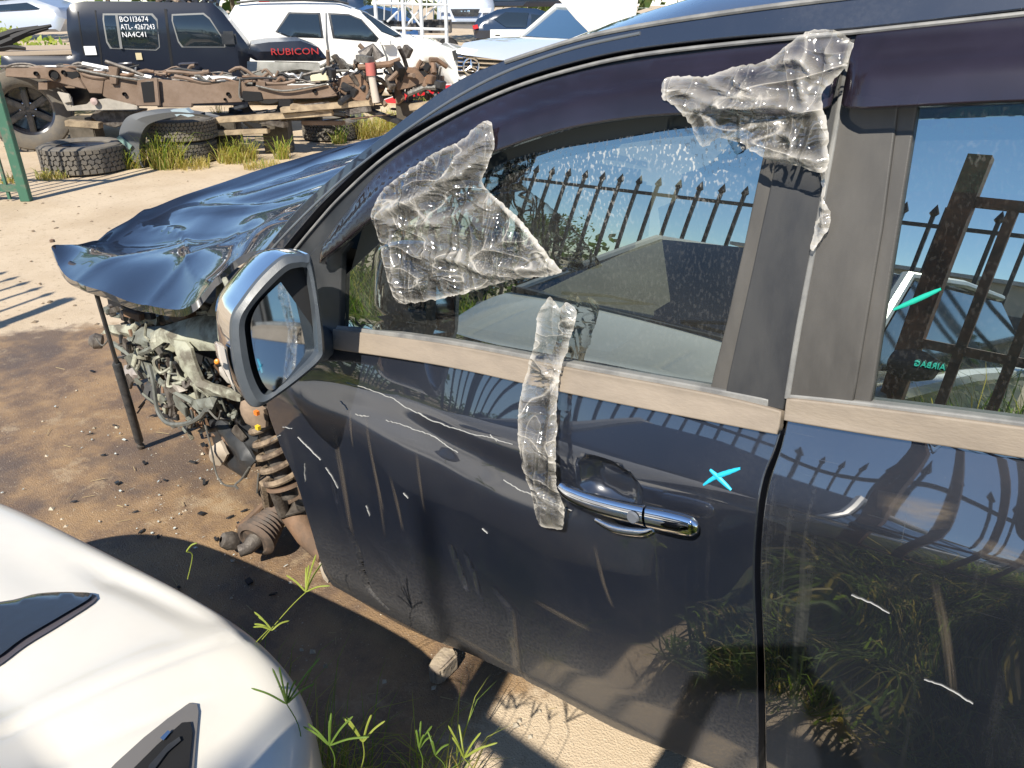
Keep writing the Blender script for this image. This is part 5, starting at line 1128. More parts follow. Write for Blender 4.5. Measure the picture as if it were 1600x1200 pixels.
MB().tube([jv.P(280, 101, -.05), jv.P(284, 100, -.08), jv.P(304, 99, -.08), jv.P(308, 100, -.05)], .018, 8).build('door_handle', P_('bright_black', (.05, .05, .06), .2, coat=1), cabj)
MB().tube([jv.P(184, 101, -.05), jv.P(188, 100, -.08), jv.P(206, 99, -.08), jv.P(210, 101, -.05)], .018, 8).build('door_handle', P_('bright_black', (.05, .05, .06), .2, coat=1), cabj)
MB().box(jv.P(358, 61, -.22), (.09, .05, .09), X=jv.a, Y=jv.n).build('door_mirror', satin, cabj, bevel=.03)
MB().box(jv.P(141, 79, -.012), (.065, .004, .05), X=jv.a, Y=jv.n).build('paper_note', P_('paper', (.85, .85, .83), .7), cabj, smooth=False)
MB().box(jv.P(217, 88, -.012), (.035, .004, .04), X=jv.a, Y=jv.n).build('paper_note', P_('manila', (.6, .5, .3), .7), cabj, smooth=False)
chalk = P_('chalk_pen', (.85, .85, .85), .7)
dep_ = .16*(jv.pq(200, 40)[1]-1.35)-.05
for t_, u, v in (('BO1I3674', 187, 34), ('ATL- 4267243', 189, 46), ('NA4C41', 191, 58)): rails_text(t_, jv.P(u, v, dep_-.0), .084, chalk, cabj, jv.a, jv.n, sx=.95 if len(t_) < 10 else .80, bold=0)
rails_text('RUBICON', jv.P(423, 86, -.04), .115, P_('red_letter', (.42, .03, .03), .5), cabj, jv.a, jv.n, sx=1.22, bold=.0)
for k in range(7): MB().tube([Vector(q) for q in cr([jv.P(245+k*14, 3+rnd.uniform(-2, 3), .2), jv.P(262+k*13, -2+rnd.uniform(-3, 3), .3), jv.P(280+k*10, 6+rnd.uniform(-3, 2), .1)], 4)], rnd.uniform(.012, .03), 6).build('torn_roof_trim', rnd.choice([satin, tanm, rubber]), cabj)
MB().box(jv.P(50, 78, 1.0), (.75, .8, .02), X=jv.a, Y=jv.n).build('tray_floor', P_('sandy_tray', (.42, .33, .24), .8), cabj)
for k, (u0, v0, u1, v1) in enumerate([(-10, 62, 60, 42), (0, 70, 75, 44), (-10, 76, 40, 76), (20, 60, 80, 40)]): MB().tube([jv.P(u0, v0, .3), jv.P((u0+u1)/2, (v0+v1)/2-3, .3), jv.P(u1, v1, .3)], [.06, .04, .02], 6).build('folded_cover', rubber, cabj)
for u in (40, 410): MB().lathe([(.2, -.13), (.36, -.13), (.40, -.08), (.40, .08), (.36, .13), (.2, .13)], Vector((*jv.P(u, 150, .3).xy, .40)), jv.n, 24).build('wheel', rubber, cabj)
# stripped ladder chassis in front of it
cv = VP(280, 9.3, 0); ch = thing('chassis_frame', 'stripped rusty brown ladder chassis with axle parts resting on timbers', 'chassis', tuple(cv.at(0, 0)))
def cp_(P, name, mat=frame_m, dep=.0, th=.07, lab=None): return MB().prism([cv.P(u, v, dep) for u, v in P], cv.n*th).build(name, mat, ch, smooth=False, bevel=.008)
cp_([(8, 107), (100, 106), (118, 112), (135, 140), (120, 137), (70, 124), (8, 120)], 'frame_rail')
cp_([(118, 108), (165, 112), (160, 147), (140, 146), (128, 128)], 'frame_rail', dep=.01)
cp_([(165, 112), (215, 122), (216, 165), (180, 160), (160, 150)], 'frame_rail', dep=.005)
cp_([(240, 124), (300, 128), (380, 127), (384, 136), (450, 134), (500, 133), (520, 134), (528, 150), (500, 154), (405, 156), (388, 144), (378, 160), (300, 163), (245, 162)], 'frame_rail')
cp_([(214, 124), (246, 122), (250, 166), (212, 166)], 'rail_bracket', dep=-.06, th=.03); cp_([(219, 128), (240, 126), (243, 160), (224, 161)], 'bracket_hole', voidm, dep=-.064, th=.01)
cp_([(168, 103), (184, 106), (182, 132), (172, 132)], 'rail_bracket', dep=-.04, th=.08); cp_([(245, 160), (300, 161), (300, 168), (245, 168)], 'rail_bracket', dep=-.02, th=.06)
cp_([(378, 142), (408, 144), (412, 158), (378, 160)], 'bracket_hole', voidm, dep=-.012, th=.02)
for u, v, r_ in ((85, 117, .045), (57, 115, .02), (100, 113, .02), (195, 147, .018), (357, 147, .018), (492, 142, .02), (352, 155, .012)): MB().lathe([(0, 0), (r_, 0), (r_*1.15, -.01), (r_*1.25, .02)], cv.P(u, v, -.006), -cv.n, 12).build('frame_hole', voidm, ch)
cp_([(102, 111), (122, 112), (125, 120), (112, 124), (102, 119)], 'bracket_hole', voidm, dep=-.004, th=.01)
cp_([(135, 163), (140, 158), (165, 154), (215, 166), (215, 172), (150, 173), (105, 174), (90, 146), (110, 152), (112, 166)], 'suspension_arm', P_('grey_arm', (.42, .38, .32), .6, var=.5, vscale=6), dep=-.05, th=.05)
cp_([(88, 143), (108, 147), (112, 160), (100, 162)], 'spring_plate', P_('grey_arm', (.42, .38, .32), .6), dep=-.08, th=.03)
MB().lathe([(0, 0), (.035, .0), (.04, .04), (0, .05)], cv.P(149, 158, -.06), -cv.n, 12).build('bush_bolt', P_('pinkish_rubber', (.4, .3, .27), .6), ch)
cp_([(150, 172), (215, 174), (205, 190), (180, 200), (158, 194), (140, 182)], 'axle_housing', steel, dep=.1, th=.3)
for P, r_, m_q in (([(0, 104, .2), (110, 104, .2), (150, 104, .1), (210, 118, .05), (300, 128, .1)], .018, steel), ([(130, 100, .1), (190, 112, .05), (238, 122, .0)], .03, P_('dull_alloy', (.35, .35, .35), .4, metal=.4)), ([(165, 96, .0), (200, 108, 0), (225, 118, 0)], .022, steel), ([(120, 108, .0), (170, 118, -.03), (240, 128, -.05)], .014, wirem),
                   ([(300, 124, 0), (340, 128, 0), (400, 122, .1), (450, 124, .1)], .012, rubber), ([(400, 134, -.03), (440, 142, -.04), (480, 137, -.04), (510, 131, -.03)], .012, wirem), ([(375, 122, 0), (374, 150, -.03), (380, 156, -.03)], .010, wirem), ([(500, 105, .1), (530, 92, .1), (545, 108, .1)], .018, wirem), ([(500, 112, .1), (530, 100, .1), (552, 104, .1)], .016, wirem), ([(496, 122, .0), (520, 112, .0), (545, 110, .0)], .016, wirem)):
    MB().tube([Vector(q) for q in cr([cv.P(*p) for p in P], 5)], r_, 6).build('pipe', m_q, ch)
cp_([(290, 122), (310, 120), (345, 119), (368, 121), (360, 128), (300, 128)], 'plastic_wrap', P_('white_wrap', (.7, .7, .7), .4), dep=.05, th=.1); cp_([(484, 118), (510, 114), (514, 126), (486, 128)], 'catch_tank', P_('cream_plastic', (.6, .55, .38), .5), dep=-.03, th=.12)
cp_([(528, 122), (560, 112), (575, 132), (580, 160), (556, 158), (528, 142)], 'front_bracket', rust, dep=-.02, th=.05)
cp_([(614, 104), (650, 106), (668, 128), (640, 138), (620, 142)], 'front_bracket', rust, dep=-.02, th=.05); cp_([(655, 128), (672, 114), (682, 122), (668, 138)], 'front_bracket', P_('orange_rust', (.40, .20, .10), .8), dep=.0, th=.05)
MB().tube([cv.P(578, 98, -.15), cv.P(580, 118, -.15)], .055, 12).build('shock_sleeve', P_('dusty_red', (.42, .12, .10), .6), ch)
MB().tube([cv.P(580, 115, -.15), cv.P(588, 160, -.15)], [.04, .045], 12).build('shock_absorber', P_('dusty_white_tube', (.50, .43, .36), .6), ch)
MB().tube([cv.P(560, 105, -.1), cv.P(610, 100, -.1), cv.P(625, 92, -.05)], [.03, .035, .02], 8).build('control_arm', rust, ch)
for q in range(150):
    u = rnd.uniform(510, 690); v = 128+rnd.gauss(0, 20)-(u-525)*.02; 
    if not 75 < v < 168: continue
    p = cv.P(u, v, rnd.uniform(-.1, .5)); m_q = rnd.choice([rust, steel, steel, satin, rubber, frame_m, wirem])
    if rnd.random() < .5: MB().box(p, (rnd.uniform(.02, .11), rnd.uniform(.01, .05), rnd.uniform(.02, .07)), X=Vector((rnd.gauss(0, 1), rnd.gauss(0, 1), rnd.gauss(0, .7)))).build('axle_part', m_q, ch, smooth=False, bevel=.006)
    else:
        d_ = Vector((rnd.gauss(0, 1), rnd.gauss(0, 1), rnd.gauss(0, 1))).normalized()*rnd.uniform(.06, .18)
        MB().tube([p-d_, p+d_*.2+Vector((0, 0, .03)), p+d_], rnd.uniform(.008, .035), 7).build('axle_part', m_q, ch)
MB().tube([cv.P(570, 90, .1), cv.P(583, 72, .1), cv.P(592, 92, .1)], [.10, .03, .08], 8).build('spring_turret', steel, ch)
MB().prism([cv.P(u, v, .8) for u, v in ((0, 124), (500, 140), (500, 150), (0, 134))], cv.n*.08).build('frame_rail', frame_m, ch, smooth=False)
for u in (60, 230, 400, 560): MB().prism([cv.P(u, 128, .05), cv.P(u+14, 128, .05), cv.P(u+14, 140, .05), cv.P(u, 140, .05)], cv.n*.8).build('cross_member', frame_m, ch, smooth=False)
for q in range(75):
    u = rnd.uniform(5, 520); v = 108+u*.028+rnd.uniform(-8, 9); p = cv.P(u, v, rnd.uniform(.0, .5)); L_ = rnd.uniform(.1, .5); m_q = rnd.choice([rust, steel, wirem, rubber, frame_m, P_('dull_alloy', (.35, .35, .35), .4, metal=.4)])
    MB().tube([Vector(x) for x in cr([p, p+cv.a*L_*.3+Vector((0, 0, rnd.uniform(-.05, .05))), p+cv.a*L_*.7+Vector((0, 0, rnd.uniform(-.07, .05))), p+cv.a*L_+Vector((0, 0, rnd.uniform(-.05, .04)))], 3)], rnd.uniform(.008, .024), 6).build('pipe', m_q, ch)
for q in range(34):
    u = rnd.uniform(330, 640); v = rnd.uniform(164, 192); p = cv.P(u, v, rnd.uniform(-.1, .5))
    MB().box(p, (rnd.uniform(.05, .25), rnd.uniform(.02, .05), rnd.uniform(.01, .04)), X=Vector((cv.a.x+rnd.uniform(-.3, .3), cv.a.y+rnd.uniform(-.3, .3), rnd.uniform(-.25, .25)))).build('scrap_piece', rnd.choice([steel, rust, satin, satin, frame_m, P_('old_timber', (.10, .085, .065), .9, var=.6, vscale=8)]), ch, smooth=False, bevel=.006)
# timbers under it
wood = P_('pale_timber', (.40, .31, .20), .8, var=1, vscale=6, vcol=(.20, .15, .10), bump=.3, bscale=50)
wdw = [((105, 192), (158, 196), .05, 'short yellow board end beside the upright wheel'), ((330, 188), (520, 176), .045, 'long pale timber crossing under the middle of the chassis'), ((440, 172), (585, 160), .045, 'pale timber under the front axle parts'), ((330, 208), (420, 204), .04, 'low board end on the sand under the chassis'), ((455, 166), (520, 172), .04, 'broken slat under the frame rail end'), ((640, 168), (700, 158), .05, 'timber offcut beside the red panel')]
for (a_, b_, th_, lb) in wdw:
    p0 = cv.P(*a_, -.1); p1 = cv.P(*b_, .0); o = thing('timber', lb, 'timber', (p0.x, p0.y, max(0, min(p0.z, p1.z)-th_)), 'timbers under the chassis')
    MB().box((p0+p1)/2, ((p1-p0).length/2, .06, th_*.7), X=(p1-p0), Y=cv.n).build('board', wood, o, smooth=False, bevel=.006)
for k, (u, v) in enumerate([(350, 178), (430, 176), (130, 182), (640, 158), (300, 190)]):
    c_ = cv.P(u, v, .3); o = thing('timber_block', ['dark timber stack under the chassis middle', 'dark block stack right of the loose tyre', 'dark block beside the upright wheel', 'block under the axle parts', 'low dark block behind the stacked tyres'][k], 'timber block', (c_.x, c_.y, 0), 'timbers under the chassis')
    MB().box((c_.x, c_.y, max(.1, c_.z)/2), (.15, .12, max(.1, c_.z)/2), X=cv.a, Y=cv.n).build('block', P_('old_timber', (.10, .085, .065), .9, var=.6, vscale=8), o, smooth=False, bevel=.01)
# tyres
tyr = P_('worn_tyre', (.115, .105, .092), .85, var=.8, vscale=8, vcol=(.18, .155, .12), bump=.2, bscale=60)
def tyre(name, loc, r, wd, label, axis=Vector((0, 0, 1)), rimm=None, treads=44, group=None, cat='tyre'):
    o = thing(name, label, cat, tuple(loc), group); axis = Vector(axis).normalized(); c = Vector(loc)+Vector((0, 0, wd/2)) if axis.z > .9 else Vector(loc)+Vector((0, 0, r))
    pr = [(r*.60, -wd*.40), (r*.68, -wd*.49), (r*.84, -wd*.50), (r*.94, -wd*.45), (r*.975, -wd*.36), (r*.975, wd*.36), (r*.94, wd*.45), (r*.84, wd*.5), (r*.68, wd*.49), (r*.60, wd*.40), (r*.62, wd*.3), (r*.62, -wd*.3), (r*.60, -wd*.40)]
    MB().lathe(pr, c, axis, 40).build('carcass', tyr, o)
    X = axis.cross(Vector((0, 1, 0)) if abs(axis.y) < .9 else Vector((1, 0, 0))).normalized(); Y = axis.cross(X); mb = MB(); nrow = 5
    for row in range(nrow):
        z = (-.34+.68*row/(nrow-1))*wd; edge = row in (0, nrow-1)
        for k in range(treads):
            an = 2*math.pi*(k+.5*(row % 2))/treads; d = X*math.cos(an)+Y*math.sin(an); t = axis.cross(d)
            tt = (t+axis*(.45 if row % 2 else -.45)*(0 if edge else 1)).normalized(); hw = math.pi*r/treads*.80
            mb.box(c+d*(r*.975+.004)+axis*z, (hw*(1 if edge else .95), .010 if not edge else .012, wd*.070), X=tt, Y=d)
    tr_ = mb.build('tread_blocks', tyr, o, smooth=False); tr_['kind'] = 'stuff'
    if rimm:
        rm = MB().lathe([(r*.60, -wd*.42), (r*.60, wd*.36), (r*.55, wd*.30), (r*.50, -.02), (0, -.05)], c, axis, 32).build('rim', rimm, o)
        for k in range(6):
            an = 2*math.pi*k/6; d = X*math.cos(an)+Y*math.sin(an); MB().box(c+d*r*.30+axis*wd*.15, (r*.27, .035, .03), X=d, Y=axis.cross(d)).build('spoke', rimm, rm, bevel=.012)
        MB().lathe([(0, wd*.25), (.05, wd*.24), (.07, wd*.1)], c, axis, 16).build('hub_cap', rimm, rm)
        for k in range(6):
            an = 2*math.pi*(k+.5)/6; d = X*math.cos(an)+Y*math.sin(an); MB().lathe([(0, .03), (.012, .02), (.014, 0)], c+d*r*.17+axis*wd*.16, axis, 8).build('wheel_nut', chrome, rm)
    return o
brim = P_('black_alloy', (.02, .02, .024), .25, coat=1)
t1 = PZ(120, 268); tyre('tyre', (t1.x, t1.y+.12, 0), .43, .29, 'big knobbly off road tyre lying flat in front, nearest the green gate post', rimm=brim, treads=40, group='loose tyres on the ground')
t2 = PZ(276, 252); tyre('tyre', (t2.x, t2.y+.1, 0), .375, .235, 'lower tyre of the stack behind the grass', group='loose tyres on the ground', treads=52)
tyre('tyre', (t2.x+.03, t2.y+.12, .24), .375, .235, 'upper tyre of the stack, with the grey arch piece leaning on it', group='loose tyres on the ground', treads=52)
t3 = PZ(517, 216); tyre('tyre', (t3.x, t3.y+.02, 0), .37, .25, 'single tyre lying flat below the front axle parts', rimm=P_('alloy', (.5, .5, .5), .3, metal=1), group='loose tyres on the ground', treads=52)
t4 = PZ(48, 236); ax4 = (-fh*.90-RT*(-.42)).normalized(); tyre('wheel', (t4.x, t4.y+.1, 0), .475, .28, 'upright black alloy wheel with big tyre behind the green gate post', axis=ax4, rimm=brim, treads=40, cat='wheel')
# grey arch piece leaning on the stack
av = VP(230, (Vector((t2.x, t2.y, 0))).dot(fh)-.42, 0); fl = thing('wheel_arch_flare', 'grey plastic wheel arch flare leaning over the stacked tyres', 'car part', tuple(av.at(0, 0)))
arc = cr([(190, 238), (186, 222), (188, 200), (200, 182), (225, 175), (265, 172), (312, 178)], 6); Vv = []; Ff = []
for i, p in enumerate(arc):
    t = i/(len(arc)-1); a0 = av.P(p[0], p[1], 0); inn = av.P(p[0]+34-10*t, p[1]+12+(1-t)*12-6*t, -.02); Vv += [a0, a0.lerp(inn, .5)+Vector((0, 0, .012))-av.n*.03, inn, inn+av.n*.16, a0+av.n*.16]
m5 = 5
for i in range(len(arc)-1):
    for j in range(5): Ff.append((i*m5+j, (i+1)*m5+j, (i+1)*m5+(j+1) % 5, i*m5+(j+1) % 5))
MB().add(Vv, Ff).build('flare', greyb, fl)
MB().prism([av.P(*p, -.03) for p in ((266, 172), (290, 170), (304, 181), (294, 183), (282, 179), (276, 182))], av.n*.1).build('torn_tab', P_('blue_grey_tab', (.30, .38, .42), .4), fl, smooth=False)
MB().prism([av.P(*p, -.06) for p in ((182, 216), (186, 212), (206, 228), (202, 234))], av.n*.02).build('broken_strip', P_('green_glass_strip', (.18, .28, .25), .3), fl, smooth=False)
# green gate at the left edge
ggm = P_('chipped_green', (.045, .13, .085), .55, var=.8, vscale=9, vcol=(.16, .15, .11), vlo=.52, vhi=.66)
gv = VP(33, 7.05, 0); gg = thing('green_gate', 'chipped dark green steel gate frame at the left edge of the picture', 'gate', tuple(gv.at(0, 0)))
a0 = gv.P(33, 282); a0.z = 0
def up(p, z, m=0): return Vector((p.x, p.y, z))
MB().box(a0+Vector((0, 0, 1.0)), (.045, .03, 1.0), X=gv.a, Y=gv.n).build('post', ggm, gg, smooth=False, bevel=.004)
for k, z in ((1, .07), (2, .95), (3, 1.9)): MB().box(a0-gv.a*.7+Vector((0, 0, z if k > 1 else .12)), (.66, .02, .03), X=gv.a, Y=gv.n).build('rail', ggm, gg, smooth=False)
for k in range(1, 9): MB().box(a0-gv.a*.15*k+Vector((0, 0, .95)), (.012, .012, .93), X=gv.a, Y=gv.n).build('bar', ggm, gg, smooth=False)
# fence out of the picture on the left whose shadow reaches in
ff = thing('picket_fence', 'short black spear topped fence panel standing just outside the left edge', 'fence', (-5.0, -.1, 0))
for k in range(9):
    x_ = -5.75+k*.17; MB().box((x_, -.1, .95), (.012, .012, .95)).lathe([(0, .12), (.03, .05), (.012, .0)], (x_, -.1, 1.9), Vector((0, 0, 1)), 8).build('picket', iron, ff, smooth=False)
for z in (.3, 1.55): MB().box((-5.05, -.1, z), (.75, .016, .02)).build('rail', iron, ff, smooth=False)
MB().box((-4.35, -.1, 1.0), (.03, .03, 1.0)).build('fence_post', iron, ff, smooth=False)
# white wagon behind
wv = VP(560, 14.2, 9); ws = thing('white_wagon', 'white four door wagon with dark windows behind the rusty axle parts', 'car', tuple(wv.at(0, 0)))
skin_panel(wv, 'body', [(352, 30), (365, 8), (400, 4), (470, 2), (530, 5), (570, 20), (630, 55), (690, 68), (712, 82), (712, 135), (706, 150), (700, 118), (684, 100), (664, 98), (654, 108), (650, 150), (352, 150)], cwhite, ws, belt=1.15, tum=.2, back=1.8, rnd_=.10)
for P, nm in (([(430, 50), (450, 19), (500, 20), (506, 60), (450, 58)], 'window'), ([(512, 20), (545, 22), (565, 30), (592, 60), (588, 66), (520, 60)], 'window'), ([(562, 16), (572, 20), (628, 56), (618, 58), (596, 50)], 'windscreen')):
    q_ = skin_panel(wv, nm, P, satin, ws, belt=1.15, tum=.2, off=.01, rnd_=.01)
    c_ = (sum(p[0] for p in P)/len(P), sum(p[1] for p in P)/len(P)); skin_panel(wv, 'pane', [(c_[0]+(x-c_[0])*.9, c_[1]+(y-c_[1])*.88) for x, y in P], cglass, q_, belt=1.15, tum=.2, off=.02, rnd_=.005)
for P in ([(452, 18), (453, 18), (455, 58), (453, 58)], [(508, 20), (510, 20), (512, 62), (520, 120), (518, 120), (509, 62)], [(594, 66), (596, 66), (606, 90), (606, 120), (604, 120), (603, 90)]): skin_panel(wv, 'door_gap', P, greyb, ws, belt=1.15, tum=.2, off=.012, rnd_=.002)
skin_panel(wv, 'wheel_arch', [(652, 140), (654, 108), (666, 97), (684, 99), (699, 116), (704, 140)], voidm, ws, belt=9, off=-.10, rnd_=.02)
MB().box(wv.P(604, 66, -.12), (.09, .05, .07), X=wv.a, Y=wv.n).build('door_mirror', cwhite, ws, bevel=.03)
for u in (420, 678): MB().lathe([(.2, -.12), (.33, -.12), (.36, -.07), (.36, .07), (.33, .12), (.2, .12)], Vector((*wv.P(u, 150, .25).xy, .36)), wv.n, 24).build('wheel', rubber, ws)
MB().tube([wv.P(370, 4, .1), wv.P(400, 1, .1), wv.P(520, 0, .1), wv.P(545, 6, .1)], .02, 6).build('roof_bar', satin, ws)
MB().prism([wv.P(u, v, .9) for u, v in ((405, -12), (420, -14), (421, 20), (404, 20))], wv.n*.1).build('red_label_strip', P_('label_red', (.5, .05, .05), .6), ws, smooth=False)
# white utility front-on with round star badge
mvv = VP(800, 12.4, 14); mz = thing('white_utility', 'white utility with chrome barred grille and round star badge facing the camera', 'car', tuple(mvv.at(0, 0)))
skin_panel(mvv, 'front_body', [(711, 92), (714, 78), (724, 74), (800, 88), (830, 150), (716, 150), (711, 130)], cwhite, mz, belt=9, back=1.6, rnd_=.08)
q1, q2, q3, q4, q5, q6, q7 = BP(712, 84, 12.3), BP(800, 96, 11.3), BP(725, 67, 12.9), BP(769, 59, 13.6), BP(815, 57, 14.2), BP(905, 62, 12.2), BP(960, 80, 11.0)
MB().add([q1, q2, q3, q4, q5, q6, q7, (q2+q4)/2+Vector((0, 0, .05))], [(0, 1, 7), (0, 7, 2), (2, 7, 3), (3, 7, 4), (4, 7, 5), (5, 7, 1), (1, 6, 5)]).build('bonnet', cwhite, mz)
q8, q9 = BP(869, 10, 14.9), BP(960, 14, 13.0)
MB().add([q5+Vector((0, 0, .01)), q6, q9, q8], [(0, 1, 2, 3)]).build('windscreen', P_('far_blue_glass', (.02, .06, .09), .04, coat=1), mz)
MB().add([q8, q9, q9+fh*1.5+RT*.9, q8+fh*1.5+RT*.9], [(0, 1, 2, 3)]).build('roof', cwhite, mz)
MB().tube([q5, q8, q8+fh*1.2+RT*.7], .045, 8).tube([q8, q9], .045, 8).build('pillar', cwhite, mz)
gr = skin_panel(mvv, 'grille', [(713, 84), (775, 88), (790, 92), (786, 112), (770, 118), (716, 116)], satin, mz, belt=9, off=.01, rnd_=.01)
for k in range(4): v_ = 91+k*7; MB().tube([mvv.P(715, v_-2, -.04), mvv.P(786, v_+2, -.04)], .014, 6).build('grille_bar', chrome, gr)
ec_ = mvv.P(736, 104, -.07); ring = [ec_+mvv.a*math.cos(a*math.pi/12)*.115+Vector((0, 0, 1))*math.sin(a*math.pi/12)*.115 for a in range(25)]
eb = MB().tube(ring, .014, 8, cap=False)
for a in (90, 210, 330): eb.tube([ec_, ec_+mvv.a*math.cos(R(a))*.11+Vector((0, 0, 1))*math.sin(R(a))*.11], [.022, .005], 6)
eb.build('star_badge', P_('bright_badge', (.75, .76, .78), .2, metal=1), gr)
skin_panel(mvv, 'headlamp', [(706, 80), (712, 78), (714, 90), (710, 96)], cglass, mz, belt=9, off=.02, rnd_=.01)
skin_panel(mvv, 'bumper_opening', [(716, 124), (760, 128), (758, 134), (718, 132)], satin, mz, belt=9, off=.006, rnd_=.01)
# red panel
rp = VP(660, 10.6, 0); rr_ = thing('red_panel', 'bright red body panel lying under the nose of the white wagon', 'car part', tuple(rp.at(0, 0)))
skin_panel(rp, 'panel', [(590, 160), (620, 150), (660, 136), (704, 133), (706, 160), (690, 162), (682, 148), (650, 150), (618, 162)], P_('red_enamel', (.55, .02, .03), .3, coat=1), rr_, belt=9, back=.25, rnd_=.03)
# steel storage rack
rkm = P_('grey_white_steel', (.55, .55, .54), .5); rv = VP(645, 15.5, 0); rkk = thing('storage_rack', 'pale tubular steel rack standing between the white wagon and the parked cars', 'rack', tuple(rv.at(0, 0)))
for u in (590, 632, 660, 698):
    for dp in (0, 1.2):
        p = rv.P(u, 60, dp); MB().tube([(p.x, p.y, 0), (p.x, p.y, 2.6)], .035, 6).build('upright', rkm, rkk)
for v_ in (8, 46, 58): MB().tube([rv.P(588, v_-3), rv.P(700, v_)], .025, 6).build('rail', rkm, rkk)
for a_, b_ in (((605, 34), (640, 0)), ((632, 44), (660, 10)), ((660, 30), (690, 2)), ((636, 10), (658, 42))): MB().tube([rv.P(*a_, .1), rv.P(*b_, .1)], .02, 6).build('brace', rkm, rkk)
for k in range(9): u = 600+k*11; MB().tube([rv.P(u, 46, .5), rv.P(u+1, -8, .5)], .012, 5).build('mesh_bar', rkm, rkk)
for k in range(7): p = rv.P(605+k*14, 50, .5); MB().box(p+Vector((0, 0, .1)), (rnd.uniform(.08, .2), .2, rnd.uniform(.04, .12)), X=rv.a, Y=rv.n).build('shelf_load', rnd.choice([satin, greyb, rkm, steel]), rkk, smooth=False)
# further parked cars
def small_car(name, label, u0, D, yaw, body, wins, mat, lights=(), W_=1.7, belt=.95, group='cars parked at the back of the yard', plates=()):
    vp = VP(u0, D, yaw); o = thing(name, label, 'car', tuple(vp.at(0, 0)), group)
    skin_panel(vp, 'body', body, mat, o, belt=belt, tum=.25, back=W_, rnd_=.12, res=.12)
    for P in wins: skin_panel(vp, 'window', P, cglass, o, belt=belt, tum=.25, off=.03, rnd_=.01)
    for P, m in lights: skin_panel(vp, 'lamp', P, m, o, belt=9, off=.04, rnd_=.01)
    for P, m in plates: skin_panel(vp, 'bumper_part', P, m, o, belt=9, off=.035, rnd_=.01)
    us = [p[0] for p in body]
    for u in (min(us)+.2*(max(us)-min(us)), max(us)-.2*(max(us)-min(us))):
        p = vp.P(u, 60, .2); MB().lathe([(.15, -.1), (.3, -.1), (.33, -.05), (.33, .05), (.3, .1), (.15, .1)], (p.x, p.y, .33), vp.n, 18).build('wheel', rubber, o)
    return o
silver = P_('silver_blue', (.42, .45, .50), .3, coat=1, metal=.3); navy = P_('navy_enamel', (.015, .03, .06), .2, coat=1); blue = P_('blue_enamel', (.03, .08, .2), .25, coat=1); lens = P_('lamp_lens', (.6, .62, .65), .1, coat=1); redl = P_('tail_red', (.5, .02, .02), .2, coat=1)
small_car('silver_hatchback', 'silver blue hatchback facing the camera between the rack and the dark sedan', 730, 25, 0, [(682, -30), (760, -30), (772, 8), (770, 40), (760, 46), (690, 44), (682, 30)], [[(692, -26), (756, -26), (764, -6), (686, -6)]], silver, [([(684, 12), (700, 14), (702, 20), (686, 18)], lens), ([(752, 14), (768, 12), (766, 20), (752, 20)], lens)],
          plates=[([(704, 14), (750, 14), (746, 24), (708, 24)], satin), ([(694, 34), (760, 34), (758, 38), (696, 38)], satin), ([(719, 16), (734, 16), (734, 21), (719, 21)], chrome)])
small_car('dark_sedan', 'dark navy sedan seen from behind with small red tail lamp', 790, 21, 0, [(738, 45), (745, 30), (775, 16), (800, 12), (840, 14), (870, 24), (880, 60), (742, 60)], [[(772, 30), (790, 19), (826, 20), (822, 42), (790, 42)], [(830, 22), (846, 24), (862, 36), (830, 40)]], navy, [([(738, 40), (746, 38), (748, 44), (740, 46)], redl)], plates=[([(766, 46), (822, 46), (820, 62), (766, 60)], cwhite), ([(772, 50), (784, 50), (784, 58), (772, 58)], satin)])
small_car('blue_hatchback', 'blue hatchback behind the steel rack', 610, 19, 0, [(545, 20), (570, 8), (620, 14), (650, 40), (655, 62), (560, 62)], [[(566, 16), (585, 11), (610, 18), (620, 34), (580, 30)]], blue)
small_car('black_wagon', 'black wagon standing farthest back above the dark sedan', 820, 30, 0, [(745, 2), (770, -12), (880, -14), (880, 10), (750, 12)], [[(775, -8), (870, -10), (870, 0), (770, 2)]], cblack)
small_car('grey_sedan', 'grey sedan at the top left corner behind the yellow weeds', 30, 19, 0, [(-60, 20), (-20, 2), (40, -2), (82, 12), (96, 30), (90, 50), (-60, 50)], [[(-10, 8), (36, 4), (60, 14), (-10, 18)]], silver)
small_car('white_van', 'white van body behind the off road cab', 400, 17, 0, [(366, -40), (420, -40), (424, 44), (372, 44)], [[(360, 12), (372, 8), (376, 34), (362, 34)]], cwhite)
small_car('dark_hatchback', 'dark hatchback between the white van and the wagon roof', 500, 22, 0, [(424, -10), (560, -14), (570, 20), (424, 20)], [[(440, -6), (540, -8), (540, 4), (440, 6)]], navy)
# white lid standing open over the utility
lv = VP(900, 10.8, 0); ld = thing('raised_white_lid', 'raised white bonnet lid just behind the black roof at the top of the picture', 'car part', tuple(lv.at(0, 0)))
skin_panel(lv, 'panel', [(862, -10), (876, 2), (900, 30), (930, 60), (990, 60), (1000, -20)], cwhite, ld, belt=9, back=.12, rnd_=.04)
